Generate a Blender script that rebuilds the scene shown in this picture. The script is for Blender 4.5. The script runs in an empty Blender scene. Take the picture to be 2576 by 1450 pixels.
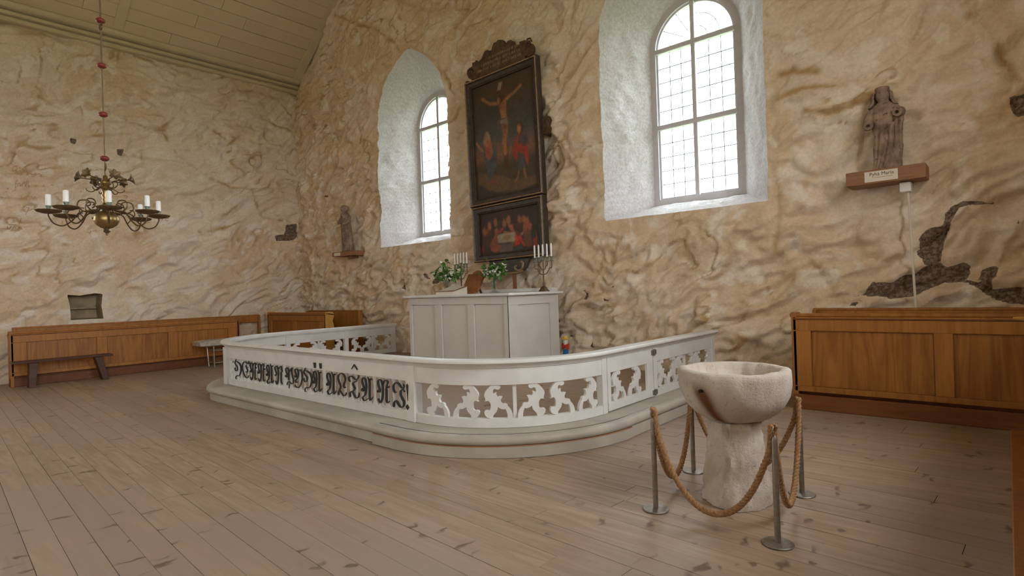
import bpy, math, random
import numpy as np
from mathutils import Vector, Matrix
R_ = math.radians
random.seed(4)
SC = bpy.context.scene
COL = SC.collection

# ------------------------------------------------------------------ camera
CAM_H = 1.45
def cam_axes(yaw, pitch, roll):
    f = np.array([-math.sin(yaw) * math.cos(pitch), math.cos(yaw) * math.cos(pitch), math.sin(pitch)])
    r = np.cross(f, [0, 0, 1]); r /= np.linalg.norm(r); u = np.cross(r, f)
    return r * math.cos(roll) + u * math.sin(roll), -r * math.sin(roll) + u * math.cos(roll), f
_r, _u, _f = cam_axes(R_(41.248), R_(.24), R_(-1.91))
cd = bpy.data.cameras.new('camera'); cam = bpy.data.objects.new('camera', cd); COL.objects.link(cam)
cd.sensor_width = 36.0; cd.lens = 36.0 * 1423.4 / 2576.0; cd.clip_start = .05; cd.clip_end = 300
cam.matrix_world = Matrix(((_r[0], _u[0], -_f[0], 0), (_r[1], _u[1], -_f[1], 0), (_r[2], _u[2], -_f[2], CAM_H), (0, 0, 0, 1)))
SC.camera = cam

# ------------------------------------------------------------------ sky, window daylight, exposure
SKY_STRENGTH = 17.3
EXPOSURE = 0.0
w = bpy.data.worlds.new('overcast_sky'); SC.world = w; w.use_nodes = True
bg = w.node_tree.nodes['Background']
bg.inputs[0].default_value = (.90, .95, 1.0, 1); bg.inputs[1].default_value = SKY_STRENGTH
SC.view_settings.view_transform = 'Standard'; SC.view_settings.look = 'None'
SC.view_settings.exposure = EXPOSURE; SC.view_settings.gamma = 1.0
SC.view_settings.use_curve_mapping = False
SC.cycles.max_bounces = 4; SC.cycles.diffuse_bounces = 4; SC.cycles.glossy_bounces = 2; SC.cycles.transparent_max_bounces = 12
SC.cycles.use_adaptive_sampling = True; SC.cycles.adaptive_threshold = .1
SC.cycles.use_denoising = True

# room constants (metres): left wall plane, altar wall plane, right wall, back wall
XL, YW, XR, YB = -14.37, 7.74, 1.22, -8.0
XC = -6.57
def portal(name, loc, rot, sx, sy):
    l = bpy.data.lights.new(name, 'AREA'); l.shape = 'RECTANGLE'; l.size = sx; l.size_y = sy
    l.cycles.is_portal = True
    o = bpy.data.objects.new(name, l); COL.objects.link(o); o.location = loc; o.rotation_euler = rot
# daylight portals sit in the modelled window openings
WIN_C = (-9.47, -3.56)           # altar wall windows (x)
SOUTH_Y = (3.9, -1.6, -5.6)       # right wall windows (y)
NORTH_Y = (-2.6, -6.0)           # unseen left wall windows, added to light the room from behind
for x in WIN_C: portal('window_daylight', (x, YW + .86, 4.3), (R_(-90), 0, 0), 1.6, 3.4)
for y in SOUTH_Y: portal('window_daylight', (XR + .86, y, 4.1), (0, R_(90), 0), 3.6, 1.8)
for y in NORTH_Y: portal('window_daylight', (XL - .86, y, 4.1), (0, R_(-90), 0), 3.6, 1.8)

# ------------------------------------------------------------------ helpers
def prop(o, label=None, cat=None, group=None, kind=None):
    if label: o['label'] = label
    if cat: o['category'] = cat
    if group: o['group'] = group
    if kind: o['kind'] = kind
    return o
def empty(name, loc=(0, 0, 0), rot=(0, 0, 0), **k):
    o = bpy.data.objects.new(name, None); COL.objects.link(o); o.location = loc; o.rotation_euler = rot
    o.empty_display_size = .1
    return prop(o, **k)
def make_mesh(name, V, F, mat=None, smooth=None):
    me = bpy.data.meshes.new(name); me.from_pydata([tuple(map(float, v)) for v in V], [], [tuple(f) for f in F])
    if mat: me.materials.append(mat)
    if smooth is not None:
        me.polygons.foreach_set('use_smooth', [True] * len(me.polygons))
        me.set_sharp_from_angle(angle=R_(smooth))
    me.update(); return me
def link(name, me, parent=None, loc=(0, 0, 0), rot=(0, 0, 0), scale=(1, 1, 1), bevel=0, **k):
    o = bpy.data.objects.new(name, me); COL.objects.link(o); o.location = loc; o.rotation_euler = rot; o.scale = scale
    if parent: o.parent = parent
    if bevel:
        m = o.modifiers.new('edge', 'BEVEL'); m.width = bevel; m.segments = 2; m.limit_method = 'ANGLE'
    return prop(o, **k)
def part(root, name, VF, mat, smooth=None, bevel=0, **k):
    """mesh given in the root's local space, parented to it"""
    return link(name, make_mesh(name, VF[0], VF[1], mat, smooth), root, bevel=bevel, **k)
def solo(name, VF, mat, smooth=None, bevel=0, loc=(0, 0, 0), rot=(0, 0, 0), **k):
    return link(name, make_mesh(name, VF[0], VF[1], mat, smooth), None, loc, rot, bevel=bevel, **k)
def join(*L):
    V, F = [], []
    for v, f in L:
        n = len(V); V += list(v); F += [tuple(i + n for i in q) for q in f]
    return V, F
def box(x0, x1, y0, y1, z0, z1):
    V = [(x, y, z) for z in (z0, z1) for y in (y0, y1) for x in (x0, x1)]
    return V, [(0, 2, 3, 1), (4, 5, 7, 6), (0, 1, 5, 4), (2, 6, 7, 3), (0, 4, 6, 2), (1, 3, 7, 5)]
def xf(VF, M):
    return [tuple(M @ Vector(v)) for v in VF[0]], VF[1]
def tr(VF, x=0, y=0, z=0, rz=0, s=1):
    return xf(VF, Matrix.Translation((x, y, z)) @ Matrix.Rotation(rz, 4, 'Z') @ Matrix.Scale(s, 4))
def lathe(prof, n=24, cx=0, cy=0, fn=None):
    V, F = [], []
    for r, z in prof:
        for i in range(n):
            a = 2 * math.pi * i / n; rr = r if fn is None else fn(r, z, a)
            V.append((cx + rr * math.cos(a), cy + rr * math.sin(a), z))
    for j in range(len(prof) - 1):
        for i in range(n):
            k = (i + 1) % n; F.append((j * n + i, j * n + k, (j + 1) * n + k, (j + 1) * n + i))
    F.append(tuple(range(n - 1, -1, -1))); m = (len(prof) - 1) * n; F.append(tuple(m + i for i in range(n)))
    return V, F
def tube(path, r, n=8, caps=True):
    P = [Vector(p) for p in path]; V, F = [], []
    rs = r if isinstance(r, (list, tuple)) else [r] * len(P)
    t0 = (P[1] - P[0]).normalized(); up = Vector((0, 0, 1)) if abs(t0.z) < .9 else Vector((1, 0, 0))
    nrm = t0.cross(up).normalized()
    for i, p in enumerate(P):
        t = (P[min(i + 1, len(P) - 1)] - P[max(i - 1, 0)]).normalized()
        nrm = (nrm - t * nrm.dot(t)).normalized(); b = t.cross(nrm)
        for k in range(n):
            a = 2 * math.pi * k / n; V.append(tuple(p + (nrm * math.cos(a) + b * math.sin(a)) * rs[i]))
    for i in range(len(P) - 1):
        for k in range(n):
            l = (k + 1) % n; F.append((i * n + k, i * n + l, (i + 1) * n + l, (i + 1) * n + k))
    if caps:
        F.append(tuple(range(n - 1, -1, -1))); m = (len(P) - 1) * n; F.append(tuple(m + k for k in range(n)))
    return V, F
def smoothpath(P, k=6):
    P = [np.array(p, float) for p in P]; out = []
    for i in range(len(P) - 1):
        a, b, c, d = P[max(i - 1, 0)], P[i], P[i + 1], P[min(i + 2, len(P) - 1)]
        for j in range(k):
            t = j / k
            out.append(.5 * (2 * b + (c - a) * t + (2 * a - 5 * b + 4 * c - d) * t * t + (3 * b - a - 3 * c + d) * t ** 3))
    out.append(P[-1]); return out
def plate(poly, y0, y1):
    """outline in x,z extruded between y0 (front) and y1"""
    n = len(poly); V = [(x, y0, z) for x, z in poly] + [(x, y1, z) for x, z in poly]
    F = [tuple(range(n)), tuple(range(2 * n - 1, n - 1, -1))] + [(i, i + n, (i + 1) % n + n, (i + 1) % n) for i in range(n)]
    return V, F
def sweep(path, prof, closed_prof=True):
    """path: list of (x,y); prof: list of (offset to the right-hand side of travel, z)"""
    P = [np.array(p, float) for p in path]; V, F = [], []; m = len(prof)
    for i, p in enumerate(P):
        if 0 < i < len(P) - 1:
            a = P[i] - P[i - 1]; b = P[i + 1] - P[i]; a /= np.linalg.norm(a); b /= np.linalg.norm(b)
            t = a + b; t /= np.linalg.norm(t); k = 1 / max(.5, float(np.dot(t, a)))
        else:
            t = P[min(i + 1, len(P) - 1)] - P[max(i - 1, 0)]; t = t / np.linalg.norm(t); k = 1
        nn = np.array([t[1], -t[0]]) * k
        for o, z in prof: V.append((p[0] + nn[0] * o, p[1] + nn[1] * o, z))
    for i in range(len(P) - 1):
        for j in range(m if closed_prof else m - 1):
            l = (j + 1) % m; F.append((i * m + j, i * m + l, (i + 1) * m + l, (i + 1) * m + j))
    if closed_prof: F.append(tuple(range(m))); F.append(tuple(len(V) - 1 - j for j in range(m)))
    return V, F
def copy_tree(o, parent=None):
    c = o.copy(); COL.objects.link(c); c.parent = parent
    for ch in list(o.children): copy_tree(ch, c)
    return c

# ------------------------------------------------------------------ noise (numpy)
def _hash(ix, iy, s):
    h = (ix.astype(np.int64) * 374761393 + iy.astype(np.int64) * 668265263 + s * 974711) & 0xffffffff
    h = ((h ^ (h >> 13)) * 1274126177) & 0xffffffff
    return ((h ^ (h >> 16)) & 0xffff) / 65535.0
def vnoise(x, y, s=0):
    x = np.asarray(x, float); y = np.asarray(y, float)
    ix = np.floor(x); iy = np.floor(y); fx = x - ix; fy = y - iy
    fx = fx * fx * fx * (fx * (fx * 6 - 15) + 10); fy = fy * fy * fy * (fy * (fy * 6 - 15) + 10)
    a, b, c, d = _hash(ix, iy, s), _hash(ix + 1, iy, s), _hash(ix, iy + 1, s), _hash(ix + 1, iy + 1, s)
    return (a + (b - a) * fx) * (1 - fy) + (c + (d - c) * fx) * fy
def fbm(x, y, o=4, s=0):
    v = 0; a = .5; t = 0
    for i in range(o):
        v = v + a * vnoise(x * 2 ** i, y * 2 ** i, s + i * 17); t += a; a *= .5
    return v / t
def sstep(a, b, x):
    t = np.clip((x - a) / (b - a), 0, 1); return t * t * (3 - 2 * t)
def polydist(px, py, pts, closed):
    d = np.full(px.shape, 1e9); n = len(pts)
    for i in range(n if closed else n - 1):
        ax, ay = pts[i]; bx, by = pts[(i + 1) % n]; ex, ey = bx - ax, by - ay
        t = np.clip(((px - ax) * ex + (py - ay) * ey) / (ex * ex + ey * ey + 1e-12), 0, 1)
        d = np.minimum(d, np.hypot(px - ax - t * ex, py - ay - t * ey))
    return d
def inside(px, py, pts):
    r = np.zeros(px.shape, bool); n = len(pts)
    for i in range(n):
        ax, ay = pts[i]; bx, by = pts[(i + 1) % n]
        if ay == by: continue
        c = ((ay > py) != (by > py)) & (px < (bx - ax) * (py - ay) / (by - ay) + ax); r ^= c
    return r
def lin(c):
    c = np.asarray(c, float) / 255.0
    return np.where(c <= .04045, c / 12.92, ((c + .055) / 1.055) ** 2.4)

# ------------------------------------------------------------------ materials
def nodes_of(name):
    m = bpy.data.materials.new(name); m.use_nodes = True; nt = m.node_tree
    return m, nt, nt.nodes['Principled BSDF']
def N(nt, t, **k):
    n = nt.nodes.new(t)
    for a, b in k.items():
        if a.startswith('i_'): n.inputs[a[2:].replace('_', ' ')].default_value = b
        else: setattr(n, a, b)
    return n
def mixc(nt, fac, a, b, mode='MIX'):
    n = nt.nodes.new('ShaderNodeMix'); n.data_type = 'RGBA'; n.blend_type = mode
    for sock, v in ((n.inputs[0], fac), (n.inputs[6], a), (n.inputs[7], b)):
        if hasattr(v, 'is_linked') or isinstance(v, bpy.types.NodeSocket): nt.links.new(v, sock)
        elif isinstance(v, (int, float)): sock.default_value = v
        else: sock.default_value = (*v[:3], 1)
    return n.outputs[2]
def ramp(nt, src, a, b):
    n = nt.nodes.new('ShaderNodeMapRange'); n.inputs[1].default_value = a; n.inputs[2].default_value = b
    n.interpolation_type = 'SMOOTHSTEP'
    nt.links.new(src, n.inputs[0]); return n.outputs[0]
def noise(nt, vec, scale, detail=4, rough=.55, dist=0):
    n = N(nt, 'ShaderNodeTexNoise'); n.inputs['Scale'].default_value = scale; n.inputs['Detail'].default_value = detail
    n.inputs['Roughness'].default_value = rough; n.inputs['Distortion'].default_value = dist
    nt.links.new(vec, n.inputs['Vector']); return n.outputs[0]
def mapping(nt, src, scale=(1, 1, 1), rot=(0, 0, 0), loc=(0, 0, 0)):
    n = N(nt, 'ShaderNodeMapping'); n.inputs['Scale'].default_value = scale; n.inputs['Rotation'].default_value = rot
    n.inputs['Location'].default_value = loc
    nt.links.new(src, n.inputs['Vector']); return n.outputs[0]
def bump(nt, bsdf, h, strength, dist=.01):
    b = N(nt, 'ShaderNodeBump'); b.inputs['Strength'].default_value = strength; b.inputs['Distance'].default_value = dist
    nt.links.new(h, b.inputs['Height']); nt.links.new(b.outputs[0], bsdf.inputs['Normal'])
def simple(name, col, rough=.6, metal=0, var=.12, scale=12, bmp=.1, dark=None, spec=.4, darkamt=(.62, .75)):
    m, nt, b = nodes_of(name); P = N(nt, 'ShaderNodeNewGeometry').outputs['Position']
    n = noise(nt, P, scale, 5); c = mixc(nt, ramp(nt, n, .3, .7), tuple(x * (1 - var) for x in col), tuple(min(1, x * (1 + var)) for x in col))
    if dark is not None:
        n2 = noise(nt, P, scale * 2.3, 6, .65); c = mixc(nt, ramp(nt, n2, *darkamt), c, dark)
    nt.links.new(c, b.inputs['Base Color']); b.inputs['Roughness'].default_value = rough; b.inputs['Metallic'].default_value = metal
    b.inputs['Specular IOR Level'].default_value = spec
    if bmp: bump(nt, b, noise(nt, P, scale * 4, 4), bmp, .004)
    return m
def plaster(name, white=False, flat=False):
    m, nt, b = nodes_of(name); P = N(nt, 'ShaderNodeNewGeometry').outputs['Position']
    n3 = noise(nt, P, 26, 3, .62, .2)
    if white: c = mixc(nt, ramp(nt, n3, .3, .7), (.57, .53, .49), (.69, .68, .67))
    elif flat: c = mixc(nt, ramp(nt, n3, .35, .65), (.71, .57, .40), (.77, .67, .53))
    else:
        c = N(nt, 'ShaderNodeVertexColor', layer_name='lime').outputs[0]
        c = mixc(nt, 1.0, c, mixc(nt, ramp(nt, n3, .3, .7), (.93, .92, .90), (1.05, 1.06, 1.07)), 'MULTIPLY')
        ex = N(nt, 'ShaderNodeAttribute', attribute_name='bare').outputs['Fac']
        sub = N(nt, 'ShaderNodeMath', operation='MULTIPLY_ADD'); nt.links.new(n3, sub.inputs[0]); sub.inputs[1].default_value = .9; sub.inputs[2].default_value = -.45
        add = N(nt, 'ShaderNodeMath', operation='ADD'); nt.links.new(ex, add.inputs[0]); nt.links.new(sub.outputs[0], add.inputs[1])
        stone = mixc(nt, ramp(nt, n3, .4, .62), (.13, .085, .055), (.27, .205, .15))
        c = mixc(nt, ramp(nt, add.outputs[0], .42, .58), c, stone)
    nt.nodes.remove(b); b = N(nt, 'ShaderNodeBsdfDiffuse'); nt.links.new(b.outputs[0], nt.nodes['Material Output'].inputs[0])
    nt.links.new(c, b.inputs['Color']); bump(nt, b, n3, .40, .02); return m
def wood(name, c1, c2, axis=0, rough=.5, scale=1.0, figure=.6, bmp=.06, ring=None, spec=.4, rv=(.88, 1.1), fleck=.62):
    m, nt, b = nodes_of(name); P = N(nt, 'ShaderNodeNewGeometry').outputs['Position']
    rnd = N(nt, 'ShaderNodeObjectInfo').outputs['Random']
    comb = N(nt, 'ShaderNodeCombineXYZ')
    sm = N(nt, 'ShaderNodeMath', operation='MULTIPLY'); nt.links.new(rnd, sm.inputs[0]); sm.inputs[1].default_value = 37.0
    for i in range(3): nt.links.new(sm.outputs[0], comb.inputs[i])
    va = N(nt, 'ShaderNodeVectorMath', operation='ADD'); nt.links.new(P, va.inputs[0]); nt.links.new(comb.outputs[0], va.inputs[1])
    s = [scale * 9] * 3; s[axis] = scale * .7
    v = mapping(nt, va.outputs[0], tuple(s))
    n1 = noise(nt, v, 1.6, 5, .6, figure); n2 = noise(nt, v, 9, 4, .6)
    c = mixc(nt, ramp(nt, n1, .3, .7), c1, c2)
    c = mixc(nt, ramp(nt, n2, .55, .8), c, tuple(x * fleck for x in c1))
    if ring:
        wv = N(nt, 'ShaderNodeTexWave', wave_type='RINGS'); wv.inputs['Scale'].default_value = 1.3; wv.inputs['Distortion'].default_value = 14
        wv.inputs['Detail'].default_value = 3; wv.inputs['Detail Scale'].default_value = .8
        nt.links.new(mapping(nt, va.outputs[0], ring), wv.inputs['Vector'])
        c = mixc(nt, ramp(nt, wv.outputs['Fac'], .78, 1.0), c, tuple(x * .82 for x in c1))
    hsv = N(nt, 'ShaderNodeHueSaturation'); mr = N(nt, 'ShaderNodeMapRange'); nt.links.new(rnd, mr.inputs[0]); mr.inputs[3].default_value = rv[0]; mr.inputs[4].default_value = rv[1]
    nt.links.new(mr.outputs[0], hsv.inputs['Value']); nt.links.new(c, hsv.inputs['Color'])
    nt.links.new(hsv.outputs[0], b.inputs['Base Color']); b.inputs['Roughness'].default_value = rough; b.inputs['Specular IOR Level'].default_value = spec
    if bmp: bump(nt, b, n2, bmp, .004)
    return m
def floor_mat():
    m, nt, b = nodes_of('scrubbed_pine'); P = N(nt, 'ShaderNodeNewGeometry').outputs['Position']
    rnd = N(nt, 'ShaderNodeObjectInfo').outputs['Random']
    comb = N(nt, 'ShaderNodeCombineXYZ'); sm = N(nt, 'ShaderNodeMath', operation='MULTIPLY'); nt.links.new(rnd, sm.inputs[0]); sm.inputs[1].default_value = 53.0
    nt.links.new(sm.outputs[0], comb.inputs[0]); nt.links.new(sm.outputs[0], comb.inputs[2])
    va = N(nt, 'ShaderNodeVectorMath', operation='ADD'); nt.links.new(P, va.inputs[0]); nt.links.new(comb.outputs[0], va.inputs[1])
    v = mapping(nt, va.outputs[0], (.8, 9, 1)); n1 = noise(nt, v, 2.2, 5, .6, .8); n0 = noise(nt, P, .45, 3)
    c = mixc(nt, ramp(nt, n1, .3, .72), (.33, .225, .15), (.43, .315, .22))
    c = mixc(nt, ramp(nt, n0, .4, .65), c, (.36, .265, .205))
    # spike knots lying across the boards
    vo = N(nt, 'ShaderNodeTexVoronoi'); vo.inputs['Scale'].default_value = 1.0; vo.inputs['Randomness'].default_value = 1
    wob = noise(nt, P, 6, 2); wv = N(nt, 'ShaderNodeVectorMath', operation='MULTIPLY_ADD'); nt.links.new(wob, wv.inputs[0]); wv.inputs[1].default_value = (.22, .22, 0)
    nt.links.new(va.outputs[0], wv.inputs[2])
    nt.links.new(mapping(nt, wv.outputs[0], (4.3, 3.0, 0), (0, 0, R_(24))), vo.inputs['Vector'])
    vo2 = N(nt, 'ShaderNodeTexVoronoi'); vo2.inputs['Scale'].default_value = 1.0
    nt.links.new(mapping(nt, wv.outputs[0], (7.2, 1.9, 0), (0, 0, R_(-38)), (3.1, 1.7, 0)), vo2.inputs['Vector'])
    k2 = ramp(nt, vo2.outputs['Distance'], .20, .06); k1 = ramp(nt, vo.outputs['Distance'], .12, .05)
    mx = N(nt, 'ShaderNodeMath', operation='MAXIMUM'); nt.links.new(k1, mx.inputs[0]); nt.links.new(k2, mx.inputs[1])
    mm = N(nt, 'ShaderNodeMath', operation='MULTIPLY'); nt.links.new(mx.outputs[0], mm.inputs[0]); nt.links.new(ramp(nt, noise(nt, P, 2.1, 1), .30, .42), mm.inputs[1])
    c = mixc(nt, mm.outputs[0], c, (.17, .11, .075))
    hsv = N(nt, 'ShaderNodeHueSaturation'); mr = N(nt, 'ShaderNodeMapRange'); nt.links.new(rnd, mr.inputs[0]); mr.inputs[3].default_value = .92; mr.inputs[4].default_value = 1.06
    nt.links.new(mr.outputs[0], hsv.inputs['Value']); nt.links.new(c, hsv.inputs['Color'])
    nt.links.new(hsv.outputs[0], b.inputs['Base Color']); b.inputs['Roughness'].default_value = .5; b.inputs['Specular IOR Level'].default_value = .35
    bump(nt, b, n1, .08, .004); return m
def glass_mat(name, tint=(1, 1, 1), alpha=.93):
    m, nt, b = nodes_of(name); out = nt.nodes['Material Output']; nt.nodes.remove(b)
    t = N(nt, 'ShaderNodeBsdfTransparent'); t.inputs[0].default_value = (*tint, 1); g = N(nt, 'ShaderNodeBsdfGlossy'); g.inputs['Roughness'].default_value = .05
    mx = N(nt, 'ShaderNodeMixShader'); mx.inputs[0].default_value = 1 - alpha
    nt.links.new(t.outputs[0], mx.inputs[1]); nt.links.new(g.outputs[0], mx.inputs[2])
    nt.links.new(mx.outputs[0], out.inputs[0]); return m
def attr_mat(name, attr, rough=.75, spec=.3):
    m, nt, b = nodes_of(name); a = N(nt, 'ShaderNodeVertexColor', layer_name=attr)
    P = N(nt, 'ShaderNodeNewGeometry').outputs['Position']
    c = mixc(nt, ramp(nt, noise(nt, P, 26, 5, .65), .3, .75), (.78, .78, .78), (1.12, 1.1, 1.06)); c = mixc(nt, 1.0, a.outputs[0], c, 'MULTIPLY')
    nt.links.new(c, b.inputs['Base Color']); b.inputs['Roughness'].default_value = rough; b.inputs['Specular IOR Level'].default_value = spec
    return m

M_PLASTER = plaster('limewashed_plaster'); M_REVEAL = plaster('white_limewash', True); M_PLAIN = plaster('plain_limewash', False, True)
M_FLOOR = floor_mat()
M_OAK = wood('varnished_pine_grained', (.34, .128, .024), (.45, .185, .038), 2, .42, .42, 2.6, .04, None, .4, (.94, 1.05), .78)
M_OAKP = wood('swirled_panel_graining', (.27, .095, .017), (.43, .175, .036), 2, .42, .22, 7.0, .04, None, .4, (.95, 1.05), .8)
M_PLINTH = wood('dark_stained_plinth', (.17, .055, .018), (.23, .08, .024), 0, .5, .8, .5, .04)
M_OAKV = wood('varnished_pine_frame', (.32, .115, .022), (.42, .165, .034), 2, .42, 1.0, .5, .04)
M_OAKL = wood('pale_varnished_pine', (.58, .30, .07), (.66, .36, .09), 2, .45, 1, .5, .04)
M_CEIL = wood('painted_ceiling_board', (.67, .53, .365), (.70, .555, .385), 1, .75, .8, .4, .05, spec=.2, rv=(.965, 1.03), fleck=.9)
M_CEILTRIM = simple('painted_ceiling_trim', (.65, .535, .37), .75, 0, .05, 3, .05, (.36, .27, .17), .2, (.72, .78))
M_WHITE = simple('white_oil_paint', (.73, .705, .67), .42, 0, .06, 4, .04, (.50, .33, .20), .4, (.76, .82))
M_WHITE2 = simple('altar_white_paint', (.64, .60, .55), .5, 0, .04, 2.5, .03)
M_STEP = simple('grey_green_step_paint', (.45, .41, .34), .5, 0, .12, 3, .05, (.36, .27, .17), .4, (.62, .8))
M_BLACK = simple('black_letter_paint', (.022, .018, .015), .45, 0, .1, 20, 0)
M_STONE = simple('tooled_limestone', (.60, .51, .42), .92, 0, .16, 7, .8, (.45, .36, .28), .15)
M_STEEL = simple('aged_steel', (.29, .25, .21), .48, .8, .15, 30, .05, (.25, .14, .08))
M_CHROME = simple('chromed_tube', (.75, .74, .70), .25, .9, .05, 20, 0)
M_BRASS = simple('old_brass', (.36, .25, .10), .38, .95, .2, 14, .05, (.22, .14, .06))
M_BRONZE = simple('dark_bronze', (.17, .11, .055), .5, .7, .2, 20, .05)
M_GREENISH = simple('verdigris_socket', (.20, .24, .17), .6, .5, .2, 30, .05)
M_CANDLE = simple('white_wax', (.86, .84, .80), .45, 0, .02, 5, 0)
M_RED = simple('red_painted_ball', (.20, .028, .018), .4, 0, .1, 8, 0)
M_ROPE = simple('hemp_rope', (.36, .20, .095), .9, 0, .25, 60, .3)
M_FRAME = simple('black_brown_frame', (.055, .036, .024), .45, 0, .3, 14, .1, (.14, .10, .07), .4, (.6, .72))
M_GILT = simple('dull_gilt', (.36, .23, .12), .5, .2, .25, 16, .1, (.12, .07, .04), .4, (.55, .68))
M_CREST = simple('crest_board_paint', (.12, .066, .036), .6, 0, .4, 12, .1, (.05, .035, .025), .3, (.5, .65))
M_TEXTG = simple('faded_gold_lettering', (.30, .20, .10), .6, 0, .3, 20, 0)
M_STATUE = simple('weathered_carved_wood', (.29, .20, .145), .9, 0, .3, 9, .4, (.15, .085, .055), .15, (.55, .7))
M_SHELF = wood('shelf_pine', (.30, .135, .065), (.37, .175, .085), 0, .6, 1, .4, .05)
M_PAPER = simple('paper_label', (.74, .66, .55), .8, 0, .03, 8, 0)
M_DARKWOOD = wood('dark_red_bench_paint', (.075, .024, .014), (.11, .038, .022), 1, .45, 1, .3, .05)
M_LECT = wood('stained_lectern_wood', (.25, .095, .035), (.34, .14, .05), 2, .45, 1, .4, .04)
M_LEAF = simple('leaf_green', (.085, .19, .035), .5, 0, .35, 30, 0)
M_BLOSSOM = simple('white_blossom', (.78, .78, .66), .6, 0, .06, 30, 0)
M_GLASS = glass_mat('window_glass', (.86, .88, .90), .97)
M_CRYSTAL = glass_mat('cut_glass', (.93, .93, .91), .86)
M_LEAD = simple('lead_came', (.16, .17, .18), .5, .3, .1, 10, 0)
M_FRAMEW = simple('window_frame_paint', (.62, .60, .62), .5, 0, .05, 6, .03)
M_DARK = simple('pin_iron_hole_shade', (.03, .02, .012), .9, 0, .1, 4, 0)  # colour of the iron pin, also the shade painted into the wrist holes
M_SEAM = simple('dirty_joint', (.18, .115, .07), .9, 0, .2, 6, 0)
M_INK = simple('red_ochre_script', (.60, .37, .225), .9, 0, .3, 18, 0)
M_SLAB = simple('plank_of_pale_stone', (.46, .40, .32), .9, 0, .2, 9, .5, (.30, .25, .19), .2)
M_BLUE = simple('blue_toy_paint', (.03, .16, .40), .5, 0, .05, 8, 0)
M_YEL = simple('yellow_toy_paint', (.75, .50, .08), .5, 0, .05, 8, 0)
M_TOYRED = simple('red_toy_paint', (.62, .05, .03), .5, 0, .05, 8, 0)
M_HIDDENSTONE = simple('rough_back_stone', (.36, .28, .17), .9, 0, .2, 5, .3)

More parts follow.
